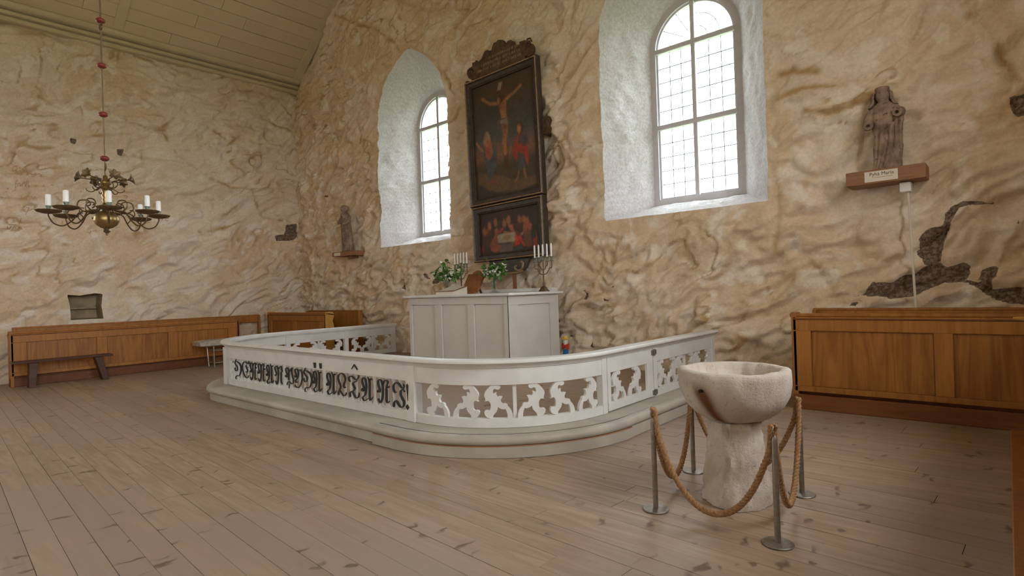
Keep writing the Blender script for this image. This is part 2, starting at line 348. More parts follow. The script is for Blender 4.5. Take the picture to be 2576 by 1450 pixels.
# ------------------------------------------------------------------ traced outlines (metres, in the plane of each thing)
GLYPH={'A':[[(0.056,0.502,0.6),(0.0,0.423,1.0),(0.139,0.396,1.0),(0.197,0.513,1.0),(0.106,0.669,1.0),(0.051,0.804,1.0),(0.109,0.921,1.0),(0.225,0.941,1.0),(0.359,0.862,1.0),(0.409,0.654,1.0),(0.367,0.401,1.0),(0.255,0.23,1.0),(0.045,0.137,1.0)],[(0.02,0.135,0.8),(0.202,0.0,1.0),(0.574,0.12,0.5)],[(0.556,1.0,0.35),(0.719,0.825,1.0),(0.714,0.553,1.0),(0.692,0.204,1.0),(0.769,0.063,1.0),(1.0,0.218,0.3)],[(0.73,0.801,0.5),(0.851,0.945,0.6),(0.959,0.916,0.5)]],'R':[[(0.027,0.521,0.7),(0.0,0.452,1.0),(0.139,0.452,1.0),(0.169,0.573,1.0),(0.084,0.711,1.0),(0.035,0.865,1.0),(0.122,0.977,1.0),(0.283,0.976,1.0),(0.412,0.829,1.0),(0.428,0.504,1.0),(0.377,0.211,1.0),(0.228,0.0,1.0),(0.093,0.052,1.0),(0.018,0.15,0.6)],[(0.456,0.807,0.7),(0.601,0.962,1.0),(0.76,1.0,1.0),(0.867,0.931,1.0),(0.792,0.769,0.8),(0.763,0.663,1.0)],[(0.648,0.601,0.4),(0.832,0.695,1.0),(0.944,0.705,0.9),(0.969,0.771,0.5)],[(0.751,0.636,1.0),(0.738,0.402,1.0),(0.733,0.116,1.0),(0.841,0.049,1.0),(1.0,0.13,0.5)]],'I':[[(0.296,0.615,0.7),(0.167,0.593,1.0),(0.033,0.708,1.0),(0.058,0.884,1.0),(0.296,1.0,1.2),(0.546,0.955,1.2),(0.788,0.824,1.0),(0.963,0.848,0.7),(0.957,0.946,0.5),(0.898,0.978,0.4)],[(0.96,0.799,0.8),(0.705,0.695,1.0),(0.669,0.532,1.0),(0.809,0.383,1.2),(0.937,0.259,1.0),(0.863,0.081,1.0),(0.661,0.027,1.0),(0.441,0.131,1.2),(0.221,0.249,1.2),(0.034,0.146,1.0),(0.0,0.018,1.0),(0.076,0.0,0.6)],[(0.882,0.745,0.6),(0.979,0.715,0.6),(1.0,0.655,0.4)]],'L':[[(0.925,0.428,0.6),(0.807,0.372,0.7),(0.684,0.45,1.0),(0.76,0.577,1.0),(0.884,0.707,1.0),(0.88,0.854,1.0),(0.664,0.978,1.0),(0.372,1.0,1.0),(0.066,0.898,1.0),(0.002,0.733,1.0),(0.154,0.568,1.0),(0.272,0.401,1.0),(0.142,0.232,1.0),(0.0,0.124,1.0),(0.006,0.0,0.7)],[(0.173,0.209,1.0),(0.395,0.112,1.0),(0.615,0.016,1.0),(0.878,0.058,1.0),(1.0,0.176,0.4)]],'T':[[(0.134,0.686,0.8),(0.0,0.75,1.0),(0.037,0.873,1.0),(0.29,0.923,1.0),(0.53,0.842,1.0),(0.77,0.797,1.0),(0.966,0.904,0.8),(1.0,1.0,0.5)],[(0.848,0.755,1.0),(0.573,0.69,1.0),(0.403,0.596,1.0),(0.504,0.484,1.0),(0.578,0.394,1.0),(0.407,0.286,1.0),(0.098,0.204,1.0),(0.061,0.081,1.0),(0.111,0.001,0.7)],[(0.348,0.234,1.0),(0.529,0.093,1.0),(0.712,0.0,1.0),(0.933,0.076,1.0),(0.998,0.246,0.4)]],'P':[[(0.039,0.629,0.6),(0.0,0.564,1.0),(0.165,0.536,1.0),(0.209,0.664,1.0),(0.087,0.795,1.0),(0.046,0.906,1.0),(0.187,0.989,1.0),(0.364,0.923,1.0),(0.416,0.751,1.0),(0.387,0.399,1.0)],[(0.422,0.226,0.4),(0.403,0.0,0.3)],[(0.449,0.752,0.6),(0.661,0.913,1.0),(0.897,1.0,1.0),(0.821,0.872,1.0),(0.87,0.676,1.0),(1.0,0.486,1.0),(0.969,0.311,1.0),(0.769,0.249,1.0),(0.479,0.317,1.0),(0.244,0.277,1.0),(0.132,0.145,0.4)]],'Y':[[(0.075,0.656,0.6),(0.035,0.582,1.0),(0.19,0.563,0.8),(0.167,0.719,1.0),(0.057,0.871,1.0),(0.101,0.988,1.0),(0.311,1.0,1.0),(0.474,0.881,1.0),(0.438,0.636,1.0),(0.196,0.42,1.0),(0.088,0.37,1.0),(0.184,0.261,1.0),(0.431,0.321,0.4)],[(0.51,0.897,0.7),(0.757,0.996,1.0),(0.951,0.866,1.0),(1.0,0.614,1.0),(0.876,0.323,1.0),(0.619,0.077,1.0),(0.338,0.0,1.0),(0.063,0.037,1.0),(0.0,0.134,0.4)]],'H':[[(0.264,1.0,0.5),(0.102,0.895,1.0),(0.016,0.803,1.0),(0.193,0.7,1.0),(0.389,0.598,1.0),(0.316,0.441,1.0),(0.124,0.41,1.0),(0.0,0.482,1.0),(0.027,0.56,0.5)],[(0.139,0.896,0.7),(0.51,0.856,1.3),(0.834,0.771,1.3),(1.0,0.604,1.3),(0.942,0.405,1.3),(0.661,0.195,1.0),(0.286,0.165,1.0),(0.089,0.089,0.8),(0.118,0.002,0.6),(0.286,0.0,0.4)]],'E':[[(0.949,1.0,0.6),(0.977,0.85,1.0),(0.616,0.907,1.0),(0.247,0.919,1.0),(0.003,0.738,1.0),(0.0,0.46,1.0),(0.185,0.195,1.0),(0.499,0.0,1.0),(0.827,0.021,1.0),(1.0,0.154,0.4)],[(0.518,0.719,1.0),(0.67,0.575,1.0),(0.8,0.43,1.0),(0.688,0.302,0.8),(0.528,0.353,0.5)],[(0.667,0.544,0.4),(0.92,0.649,0.5)]],'N':[[(0.0,0.505,0.5),(0.098,0.456,1.0),(0.209,0.574,1.0),(0.088,0.759,1.0),(0.03,0.894,1.0),(0.208,1.0,1.0),(0.404,0.915,1.0),(0.485,0.673,1.0),(0.421,0.272,1.0),(0.266,0.0,1.0),(0.136,0.073,1.0),(0.058,0.164,0.5)],[(0.567,0.869,0.6),(0.743,0.988,1.0),(0.909,0.997,1.0),(0.932,0.863,1.0),(0.989,0.758,0.9),(0.849,0.64,1.0),(0.828,0.367,1.0),(0.845,0.164,1.0),(1.0,0.039,0.5)]]}
TEXT=[('H',-8.511,0.254),('E',-8.258,0.231),('R',-8.016,0.234),('R',-7.771,0.248),('A',-7.525,0.238),('N',-7.289,0.25),('P',-6.999,0.227),('Y',-6.763,0.217),('H',-6.538,0.218),('A',-6.321,0.227),('A',-6.017,0.239),('L',-5.772,0.195),('T',-5.554,0.225),('A',-5.308,0.242),('R',-5.018,0.241),('I',-4.752,0.214)]
CREST=[(-0.81,3.319),(-0.862,3.372),(-0.858,3.418),(-0.803,3.421),(-0.745,3.389),(-0.642,3.389),(-0.705,3.408),(-0.778,3.464),(-0.816,3.553),(-0.789,3.623),(-0.711,3.645),(-0.661,3.653),(-0.662,3.715),(-0.587,3.706),(-0.559,3.736),(-0.54,3.691),(-0.493,3.688),(-0.417,3.713),(-0.37,3.781),(-0.325,3.827),(-0.263,3.825),(-0.204,3.794),(-0.163,3.789),(-0.134,3.853),(-0.095,3.9),(-0.035,3.894),(0.006,3.917),(0.065,3.897),(0.113,3.884),(0.144,3.84),(0.156,3.793),(0.194,3.787),(0.226,3.82),(0.293,3.819),(0.348,3.778),(0.372,3.719),(0.417,3.679),(0.473,3.675),(0.501,3.683),(0.489,3.716),(0.522,3.712),(0.614,3.705),(0.634,3.666),(0.628,3.644),(0.692,3.643),(0.761,3.595),(0.792,3.528),(0.788,3.467),(0.748,3.41),(0.684,3.388),(0.64,3.41),(0.614,3.439),(0.603,3.407),(0.674,3.377),(0.756,3.393),(0.802,3.406),(0.845,3.385),(0.859,3.332)]
PEND=[(-0.498,0.005),(0.346,-0.007),(0.456,-0.009),(0.434,-0.071),(0.392,-0.153),(0.313,-0.225),(0.179,-0.259),(-0.11,-0.246),(-0.256,-0.192),(-0.402,-0.107)]
VOLUTE=[(0.286,-0.059),(0.322,-0.09),(0.308,-0.161),(0.258,-0.207),(0.192,-0.209),(0.146,-0.177),(0.139,-0.141),(0.178,-0.129)]
PAINT1=[('p',[(-0.002,3.184),(0.098,3.171),(0.078,1.23),(-0.044,1.239)],(74,44,30)),('s',[(-0.55,3.016),(0.571,2.999)],0.09,(72,48,34)),('p',[(-0.069,3.187),(0.038,3.18),(-0.024,3.023),(-0.126,3.032)],(125,112,98)),('p',[(-0.706,1.804),(-0.405,1.66),(-0.085,1.633),(0.163,1.684),(0.398,1.67),(0.564,1.653),(0.712,1.718),(0.716,1.163),(-0.691,1.15)],(62,50,34)),('p',[(-0.691,1.679),(-0.409,1.592),(-0.115,1.521),(0.209,1.397),(0.463,1.383),(0.71,1.386),(0.72,1.226),(0.366,1.19),(-0.683,1.261)],(92,68,40)),('p',[(-0.682,1.452),(-0.429,1.306),(0.018,1.165),(0.365,1.174),(0.721,1.242),(0.724,1.131),(-0.693,1.124)],(48,36,26)),('s',[(-0.48,2.98),(-0.277,2.848),(-0.095,2.816)],0.075,(140,96,62)),('s',[(0.064,2.832),(0.266,2.9),(0.444,2.988)],0.07,(136,92,60)),('p',[(-0.094,2.824),(0.097,2.831),(0.101,2.656),(0.103,2.49),(-0.052,2.512),(-0.064,2.666)],(140,94,60)),('s',[(-0.019,2.429),(0.007,2.247),(-0.0,2.082),(0.027,1.894)],0.095,(132,88,57)),('s',[(0.076,2.414),(0.064,2.234),(0.024,2.044),(0.028,1.91)],0.09,(126,84,55)),('e',[(-0.064,2.867)],0.075,0.11,(70,38,24)),('e',[(-0.083,2.852)],0.045,0.075,(140,96,64)),('p',[(-0.083,2.494),(0.098,2.511),(0.116,2.395),(0.012,2.399),(-0.071,2.433)],(136,124,106)),('p',[(-0.138,2.516),(-0.071,2.491),(-0.102,2.373),(-0.197,2.32),(-0.122,2.412)],(98,86,72)),('p',[(-0.544,2.048),(-0.463,2.185),(-0.356,2.195),(-0.259,2.089),(-0.173,1.935),(-0.197,1.721),(-0.323,1.492),(-0.457,1.413),(-0.464,1.757),(-0.505,1.919)],(62,64,68)),('e',[(-0.413,2.225)],0.1,0.16,(138,116,92)),('e',[(-0.417,2.235)],0.05,0.08,(150,104,74)),('e',[(-0.383,2.039)],0.1,0.2,(148,78,54)),('s',[(-0.678,2.207),(-0.611,2.123),(-0.532,2.045)],0.06,(144,92,66)),('p',[(-0.382,1.485),(-0.273,1.55),(-0.225,1.398),(-0.387,1.401)],(110,50,36)),('p',[(0.314,2.168),(0.228,1.999),(0.181,1.894),(0.211,1.757),(0.282,1.685),(0.314,1.85),(0.438,1.791),(0.5,1.553),(0.547,1.64),(0.552,1.848),(0.504,2.003),(0.427,2.101)],(146,46,32)),('p',[(0.333,2.123),(0.429,2.133),(0.539,2.059),(0.542,2.002),(0.476,1.888),(0.377,1.983),(0.304,2.015)],(58,58,58)),('p',[(0.3,1.853),(0.406,1.79),(0.484,1.54),(0.388,1.51),(0.273,1.548),(0.297,1.69)],(68,66,64)),('e',[(0.373,2.251)],0.085,0.13,(76,44,28)),('e',[(0.356,2.244)],0.05,0.09,(150,104,74)),('s',[(0.303,1.518),(0.279,1.417),(0.227,1.352)],0.05,(128,88,58)),('s',[(0.435,1.525),(0.446,1.435),(0.463,1.383)],0.05,(128,88,58))]
PAINT2=[('p',[(-0.295,0.466),(-0.157,0.484),(0.153,0.489),(0.355,0.466),(0.341,0.411),(0.129,0.291),(-0.282,0.309)],(150,134,112)),('p',[(-0.283,0.306),(0.129,0.294),(0.075,0.137),(-0.226,0.127),(-0.313,0.198)],(88,74,64)),('e',[(-0.04,0.396)],0.1,0.06,(112,84,60)),('p',[(-0.662,0.421),(-0.567,0.583),(-0.47,0.622),(-0.405,0.546),(-0.366,0.44),(-0.455,0.331),(-0.491,0.147),(-0.669,0.146)],(66,42,28)),('p',[(-0.413,0.598),(-0.328,0.656),(-0.239,0.611),(-0.268,0.514),(-0.389,0.443)],(58,34,25)),('p',[(0.158,0.562),(0.246,0.584),(0.34,0.556),(0.322,0.445),(0.173,0.462)],(46,34,28)),('p',[(0.344,0.459),(0.451,0.494),(0.519,0.422),(0.535,0.197),(0.417,0.145),(0.333,0.298)],(92,58,34)),('p',[(0.49,0.458),(0.594,0.477),(0.62,0.41),(0.585,0.335),(0.522,0.31)],(44,44,40)),('p',[(0.613,0.459),(0.639,0.377),(0.669,0.152),(0.532,0.15),(0.536,0.293),(0.606,0.341)],(128,48,32)),('p',[(-0.676,0.31),(-0.624,0.279),(-0.643,0.187),(-0.687,0.152)],(150,36,26)),('p',[(-0.582,0.55),(-0.506,0.61),(-0.471,0.605),(-0.514,0.491),(-0.586,0.49)],(122,58,36)),('p',[(-0.279,0.523),(-0.197,0.556),(-0.104,0.603),(-0.132,0.514),(-0.225,0.479)],(150,48,30)),('p',[(-0.108,0.545),(-0.035,0.627),(0.033,0.487),(-0.1,0.486)],(40,42,46)),('p',[(-0.022,0.626),(0.032,0.636),(0.118,0.608),(0.137,0.483),(0.08,0.453),(0.025,0.529)],(152,84,64)),('p',[(0.372,0.568),(0.478,0.587),(0.537,0.548),(0.513,0.487),(0.409,0.483)],(140,70,52)),('p',[(-0.481,0.291),(-0.415,0.403),(-0.304,0.501),(-0.265,0.395),(-0.294,0.314),(-0.172,0.26),(-0.222,0.19),(-0.317,0.131),(-0.454,0.178)],(134,72,48)),('p',[(0.132,0.41),(0.205,0.459),(0.279,0.442),(0.32,0.332),(0.395,0.203),(0.342,0.188),(0.268,0.273),(0.249,0.238),(0.113,0.211)],(168,46,26)),('p',[(0.067,0.17),(0.19,0.224),(0.308,0.24),(0.33,0.177),(0.216,0.132),(0.075,0.128)],(54,62,66)),('e',[(-0.462,0.655)],0.055,0.085,(150,86,52)),('e',[(-0.308,0.7)],0.055,0.085,(146,88,52)),('e',[(-0.095,0.656)],0.055,0.085,(144,92,58)),('e',[(0.009,0.701)],0.055,0.085,(156,98,60)),('e',[(0.262,0.672)],0.055,0.085,(140,84,54)),('e',[(0.358,0.667)],0.055,0.085,(144,84,54)),('e',[(0.429,0.634)],0.055,0.085,(146,84,54)),('e',[(0.49,0.534)],0.055,0.085,(130,70,48)),('e',[(0.369,0.52)],0.055,0.085,(140,80,52)),('e',[(-0.599,0.552)],0.055,0.085,(120,72,42)),('e',[(-0.297,0.517)],0.055,0.085,(128,74,48)),('e',[(0.219,0.51)],0.085,0.13,(72,40,28)),('s',[(-0.111,0.499),(0.022,0.484)],0.04,(150,90,56))]
SCROLL=[(-0.221,0.986),(0.007,1.0),(0.081,0.971),(0.098,0.928),(0.067,0.879),(-0.007,0.857),(-0.067,0.87),(-0.094,0.886),(-0.141,0.874),(-0.168,0.826),(-0.174,0.778),(-0.161,0.734),(-0.128,0.758),(-0.081,0.773),(-0.04,0.778),(-0.06,0.739),(-0.054,0.691),(-0.013,0.638),(0.034,0.657),(0.101,0.657),(0.154,0.643),(0.121,0.594),(0.094,0.546),(0.094,0.498),(0.128,0.444),(0.168,0.435),(0.221,0.444),(0.289,0.425),(0.322,0.382),(0.329,0.343),(0.396,0.285),(0.45,0.208),(0.49,0.111),(0.497,0.053),(0.49,0.0),(0.315,0.0),(0.309,0.121),(0.289,0.198),(0.248,0.28),(0.195,0.266),(0.114,0.275),(0.034,0.309),(-0.02,0.343),(-0.027,0.266),(-0.067,0.198),(-0.141,0.13),(-0.181,0.092),(-0.195,0.0),(-0.289,0.0),(-0.409,0.039),(-0.477,0.111),(-0.497,0.188),(-0.463,0.242),(-0.396,0.256),(-0.342,0.242),(-0.302,0.251),(-0.268,0.295),(-0.262,0.362),(-0.262,0.43),(-0.289,0.488),(-0.336,0.531),(-0.396,0.527),(-0.47,0.507),(-0.436,0.546),(-0.45,0.604),(-0.477,0.681),(-0.47,0.749),(-0.43,0.816),(-0.356,0.894),(-0.275,0.961)]
L_CRACK=[[(1.732,4.7),(2.078,4.607),(2.287,4.564),(2.633,4.646),(2.734,4.825),(3.171,4.987),(3.891,5.154)],[(3.459,5.355),(3.973,5.398),(4.518,5.361),(4.579,5.218),(4.589,4.993),(4.914,4.769),(4.996,4.67),(5.605,4.345),(5.974,4.243),(6.511,4.204),(6.63,3.81),(6.724,3.532),(7.252,3.488)],[(4.52,5.434),(4.773,5.714),(4.905,5.927)],[(1.896,6.92),(2.372,6.88),(3.014,6.895)],[(4.013,6.921),(4.478,6.829),(5.057,6.803),(5.493,6.727),(5.866,6.921)],[(3.991,6.078),(4.295,5.928),(4.488,5.745),(4.566,5.625)],[(6.134,6.345),(6.627,6.305),(7.139,5.999),(7.631,5.935)],[(5.64,5.557),(6.007,5.331),(6.205,5.515)],[(3.657,4.663),(4.261,4.669),(4.912,4.676)],[(6.242,6.72),(6.743,6.74),(7.27,6.709),(7.645,6.367)],[(1.865,5.567),(2.282,5.628),(2.527,5.526)],[(6.14,3.37),(5.755,3.198),(5.21,3.07)]]
L_PATCH=[[(7.358,3.4),(7.661,3.452),(7.683,3.1),(7.532,2.964),(7.094,2.945),(7.067,3.1),(7.316,3.134)],[(3.587,4.78),(3.733,4.779),(3.692,4.625),(3.598,4.636)],[(2.801,4.894),(2.932,4.877),(2.896,4.747),(2.817,4.758)]]
A_CRACK=[[(-11.411,5.096),(-11.155,4.767),(-10.969,4.429)],[(-5.898,4.338),(-5.652,4.532),(-5.488,4.879),(-5.315,5.161),(-5.06,5.249)],[(-2.24,2.881),(-2.17,2.512),(-2.199,2.209),(-2.252,1.803)],[(-9.339,6.684),(-8.723,6.232),(-8.293,5.667),(-8.169,5.357)],[(-8.48,2.559),(-8.074,2.571),(-7.686,2.582)],[(-2.386,5.146),(-2.497,4.87)],[(-2.128,4.084),(-1.94,4.082),(-1.672,4.007)],[(-2.185,3.792),(-1.856,3.835),(-1.506,3.792)],[(-1.821,3.529),(-1.559,3.468),(-1.432,3.462)],[(-9.823,7.858),(-8.795,7.278),(-7.974,7.027),(-7.12,6.872)],[(-12.164,8.32),(-11.339,7.847),(-10.428,7.361),(-9.873,6.919)],[(-5.862,3.546),(-5.524,3.622),(-5.205,3.597)],[(-4.3,0.664),(-3.78,0.65),(-3.411,0.776)],[(-5.362,5.571),(-5.194,5.778),(-5.259,6.128)],[(-0.226,4.19),(-0.041,3.961),(0.013,3.656),(0.157,3.372)],[(-0.989,3.541),(-0.835,3.637),(-0.683,3.817),(-0.572,3.96)]]
A_PATCH=[[(-1.399,1.248),(-1.268,1.285),(-1.187,1.422),(-0.997,1.396),(-0.898,1.47),(-0.787,1.484),(-0.707,1.547),(-0.57,1.596),(-0.512,1.546),(-0.337,1.61),(-0.289,1.561),(-0.306,1.454),(-0.343,1.401),(-0.231,1.379),(-0.134,1.42),(-0.111,1.304),(0.035,1.308),(0.164,1.313),(0.159,1.125),(-0.101,1.162),(-0.234,1.289),(-0.372,1.366),(-0.517,1.37),(-0.669,1.3),(-0.794,1.227),(-0.986,1.211),(-1.15,1.233)],[(-0.744,1.871),(-0.68,1.96),(-0.588,1.989),(-0.522,1.982),(-0.503,2.11),(-0.435,2.203),(-0.318,2.252),(-0.098,2.215),(-0.086,2.178),(-0.292,2.194),(-0.378,2.15),(-0.44,2.029),(-0.504,1.814),(-0.53,1.705),(-0.555,1.595),(-0.707,1.556),(-0.75,1.682),(-0.787,1.741),(-0.732,1.766),(-0.73,1.832)],[(0.057,3.248),(0.218,3.276),(0.211,3.038),(0.122,3.024),(0.065,3.098)],[(-0.245,1.388),(-0.2,1.521),(-0.104,1.551),(-0.051,1.531),(-0.094,1.409)],[(-1.429,1.137),(-1.393,1.177),(-1.323,1.176),(-1.359,1.126)],[(-0.13,2.53),(-0.102,2.552),(-0.077,2.512)],[(-0.039,2.427),(-0.005,2.448),(-0.006,2.413)],[(0.086,1.974),(0.108,2.058),(0.119,1.988),(0.098,1.938)],[(-9.027,1.732),(-8.941,1.801),(-8.75,1.793),(-8.7,1.719),(-8.839,1.634),(-8.95,1.62),(-9.002,1.676)],[(-9.289,1.853),(-9.16,1.865),(-9.083,1.734),(-9.112,1.717),(-9.193,1.775)],[(-9.939,1.593),(-9.884,1.783),(-9.824,1.762),(-9.866,1.534)],[(-6.506,1.558),(-6.386,1.508),(-6.226,1.511),(-6.267,1.489),(-6.448,1.494)],[(-6.595,1.64),(-6.532,1.677),(-6.524,1.606),(-6.566,1.592)],[(-5.272,1.425),(-5.212,1.432),(-5.153,1.306),(-5.145,1.243),(-5.23,1.253),(-5.217,1.316),(-5.225,1.379)],[(-4.838,1.248),(-4.805,1.317),(-4.782,1.256),(-4.742,1.246),(-4.804,1.204)],[(-5.449,1.233),(-5.382,1.264),(-5.394,1.224)],[(-5.146,0.681),(-5.116,0.646),(-5.098,0.557),(-5.055,0.466),(-5.165,0.484),(-5.12,0.557)],[(-5.629,0.677),(-5.506,0.671),(-5.418,0.637),(-5.529,0.638)],[(-4.685,1.436),(-4.654,1.478),(-4.61,1.468),(-4.645,1.435)],[(-5.759,0.869),(-5.743,0.962),(-5.709,0.953),(-5.7,0.898)],[(-13.643,5.87),(-13.492,5.963),(-13.42,5.897),(-13.551,5.8)],[(-13.183,4.044),(-12.864,4.011),(-12.913,3.949)],[(-7.403,4.825),(-7.276,4.832),(-7.157,4.732),(-7.356,4.741)]]
INSCR=[[(1.896,4.072),(1.91,4.153),(1.958,4.184),(1.973,4.17),(1.956,4.072)],[(1.908,4.065),(1.957,4.112)],[(2.0,4.15),(2.067,4.159),(2.109,4.109),(2.114,4.029),(2.095,4.002)],[(2.035,4.091),(1.995,4.069),(2.04,4.035),(2.015,4.0),(1.985,4.012)],[(2.157,4.043),(2.201,4.024),(2.239,4.078),(2.245,4.046),(2.2,3.992),(2.163,4.003)],[(2.264,4.057),(2.29,4.068),(2.327,4.041),(2.301,4.013),(2.326,4.008)],[(1.971,3.914),(1.942,3.863),(1.939,3.751),(1.923,3.702),(1.887,3.682)],[(1.968,3.786),(1.977,3.835),(1.999,3.846),(2.01,3.791),(2.021,3.84)],[(2.034,3.778),(2.046,3.843),(2.073,3.871),(2.078,3.799)],[(2.09,3.784),(2.098,3.882),(2.13,3.918),(2.122,3.853),(2.133,3.789)],[(1.792,3.703),(1.828,3.73),(1.809,3.673),(1.785,3.663)],[(2.222,3.848),(2.233,3.785)],[(2.321,3.795),(2.348,3.839),(2.36,3.799)],[(2.463,3.844),(2.477,3.87),(2.496,3.848)],[(2.006,3.583),(2.019,3.52)],[(2.067,3.589),(2.078,3.526),(2.104,3.593)],[(2.127,3.531),(2.153,3.598),(2.177,3.535)],[(2.19,3.553),(2.216,3.604),(2.24,3.542)],[(2.431,3.56),(2.456,3.53)],[(2.562,3.59),(2.6,3.544)],[(2.074,3.381),(2.117,3.369),(2.084,3.285),(2.059,3.235)],[(1.996,3.166),(1.976,3.085),(1.956,3.02)],[(1.863,3.164),(1.924,3.169)],[(1.893,3.159),(1.885,3.079)],[(1.85,3.076),(1.916,3.089)],[(1.788,2.993),(1.811,2.932),(1.848,2.997)],[(1.87,2.935),(1.896,3.0),(1.918,2.938)],[(1.955,2.94),(1.98,3.005),(2.009,2.943)],[(2.644,3.164),(2.636,3.097)],[(2.684,3.167),(2.737,3.154)],[(2.805,3.175),(2.81,3.091)],[(3.034,2.961),(3.075,2.937),(3.104,2.982)],[(3.132,2.966),(3.176,3.003),(3.203,2.961)],[(4.353,3.359),(4.372,3.286),(4.402,3.353),(4.428,3.29),(4.46,3.363)],[(4.56,3.346),(4.51,3.343),(4.5,3.304),(4.559,3.299)],[(3.725,3.794),(3.786,3.783),(3.746,3.725)],[(3.824,4.075),(3.838,4.04)],[(2.957,3.799),(2.949,3.764)]]

# ================================================================== walls
def wall_disp(u, v, seed):
    """relief of limewashed rubble: lumps, smeared ridges, terraces where coats of plaster end"""
    wu = u + .55 * (fbm(u * .9, v * .9, 3, seed + 1) - .5); wv = v + .55 * (fbm(u * .9 + 9, v * .9, 3, seed + 2) - .5)
    a = .42; cu = wu * math.cos(a) + wv * math.sin(a); cv = -wu * math.sin(a) + wv * math.cos(a)
    lump = fbm(cu * 1.15, cv * 2.6, 4, seed + 3) - .5
    t = fbm(cu * .75, cv * 1.35, 4, seed + 4) * 5.2; fr = t - np.floor(t)
    ter = np.floor(t) + sstep(0, .11, fr)
    ridge = 1 - np.abs(2 * fbm(cu * 1.9, cv * 4.6, 3, seed + 5) - 1)
    fine = 1 - np.abs(2 * fbm(cu * 3.6 + 4, cv * 8.5, 3, seed + 10) - 1)
    d = .18 * lump + .042 * (ter - 2.6) + .16 * (ridge - .75) + .06 * (fine - .75) * (.4 + sstep(.35, .6, fbm(u * .7, v * .7, 2, seed + 12))) + .03 * (fbm(u * 9, v * 9, 3, seed + 6) - .5)
    edge = np.exp(-((fr - .05) / .085) ** 2)  # ochre stain on coat edges, also painting in the shading beneath them
    mask = sstep(.42, .62, fbm(u * .8 + 5, v * .8, 3, seed + 7))
    rline = sstep(.93, .985, ridge) * sstep(.45, .6, fbm(u * 1.1, v * 1.1 + 7, 3, seed + 8))
    st = np.clip(edge * mask * .9 + rline * .4, 0, 1)
    st = np.maximum(st, .30 * sstep(.54, .74, fbm(cu * 1.6, cv * 3.4, 4, seed + 9)))
    return d, st
def make_wall(name, U, Vv, holes, to3, seed, cracks, patches, amp=1.0, calm=None, parent=None):
    gu, gv = np.meshgrid(U, Vv, indexing='xy'); nu, nv = len(U), len(Vv)
    cu = .5 * (gu[:-1, :-1] + gu[1:, 1:]); cv = .5 * (gv[:-1, :-1] + gv[1:, 1:])
    keep = np.ones(cu.shape, bool)
    for h in holes:
        ins = inside(cu, cv, h); keep &= ~ins
        touch = np.zeros(gu.shape, bool); kept = np.zeros(gu.shape, bool)
        for a in (0, 1):
            for b in (0, 1):
                touch[a:a + nv - 1, b:b + nu - 1] |= ins; kept[a:a + nv - 1, b:b + nu - 1] |= ~ins
        ring = touch & kept; js, is_ = np.nonzero(ring)
        px, py = gu[js, is_].copy(), gv[js, is_].copy(); bx, by = px.copy(), py.copy(); bd = np.full(px.shape, 1e9); n = len(h)
        for i in range(n):
            ax, ay = h[i]; ex, ey = h[(i + 1) % n][0] - ax, h[(i + 1) % n][1] - ay
            t = np.clip(((px - ax) * ex + (py - ay) * ey) / (ex * ex + ey * ey + 1e-12), 0, 1)
            qx, qy = ax + t * ex, ay + t * ey; d = np.hypot(px - qx, py - qy); g = d < bd
            bx[g], by[g], bd[g] = qx[g], qy[g], d[g]
        gu[js, is_], gv[js, is_] = bx, by
    d, st, bare = field(gu, gv, seed, cracks, patches, amp, calm, True)
    V = to3(gu.ravel(), gv.ravel(), d.ravel())
    idx = np.arange(nu * nv).reshape(nv, nu)
    q = np.stack([idx[:-1, :-1], idx[:-1, 1:], idx[1:, 1:], idx[1:, :-1]], -1)[keep]
    me = bpy.data.meshes.new(name); me.vertices.add(len(V)); me.vertices.foreach_set('co', V.astype(np.float32).ravel())
    me.loops.add(q.size); me.loops.foreach_set('vertex_index', q.astype(np.int32).ravel())
    me.polygons.add(len(q)); me.polygons.foreach_set('loop_start', np.arange(0, q.size, 4, dtype=np.int32))
    me.update(calc_edges=True); me.polygons.foreach_set('use_smooth', np.ones(len(q), bool))
    for nm, arr in (('bare', bare),):
        at = me.attributes.new(nm, 'FLOAT', 'POINT'); at.data.foreach_set('value', arr.ravel().astype(np.float32))
    n1, n2 = fbm(gu * .8, gv * .8, 3, seed + 60), fbm(gu * 4.6 + 3 * vnoise(gu * 2, gv * 2, 3), gv * 4.6, 4, seed + 61)
    def mx(c, t, e): t = t[..., None]; return c * (1 - t) + np.array(e) * t
    col = mx(np.ones(gu.shape + (3,)) * np.array((.72, .545, .37)), sstep(.36, .64, n1), (.775, .64, .495))
    col = mx(col, sstep(.5, .7, n2), (.815, .70, .575)); col = mx(col, st * sstep(.25, .6, n2), (.47, .30, .135))
    at = me.color_attributes.new('lime', 'FLOAT_COLOR', 'POINT'); at.data.foreach_set('color', np.concatenate([col.reshape(-1, 3), np.ones((gu.size, 1))], 1).astype(np.float32).ravel())
    me.materials.append(M_PLASTER); me.update()
    return link(name, me, parent, kind='structure' if parent is None else None)
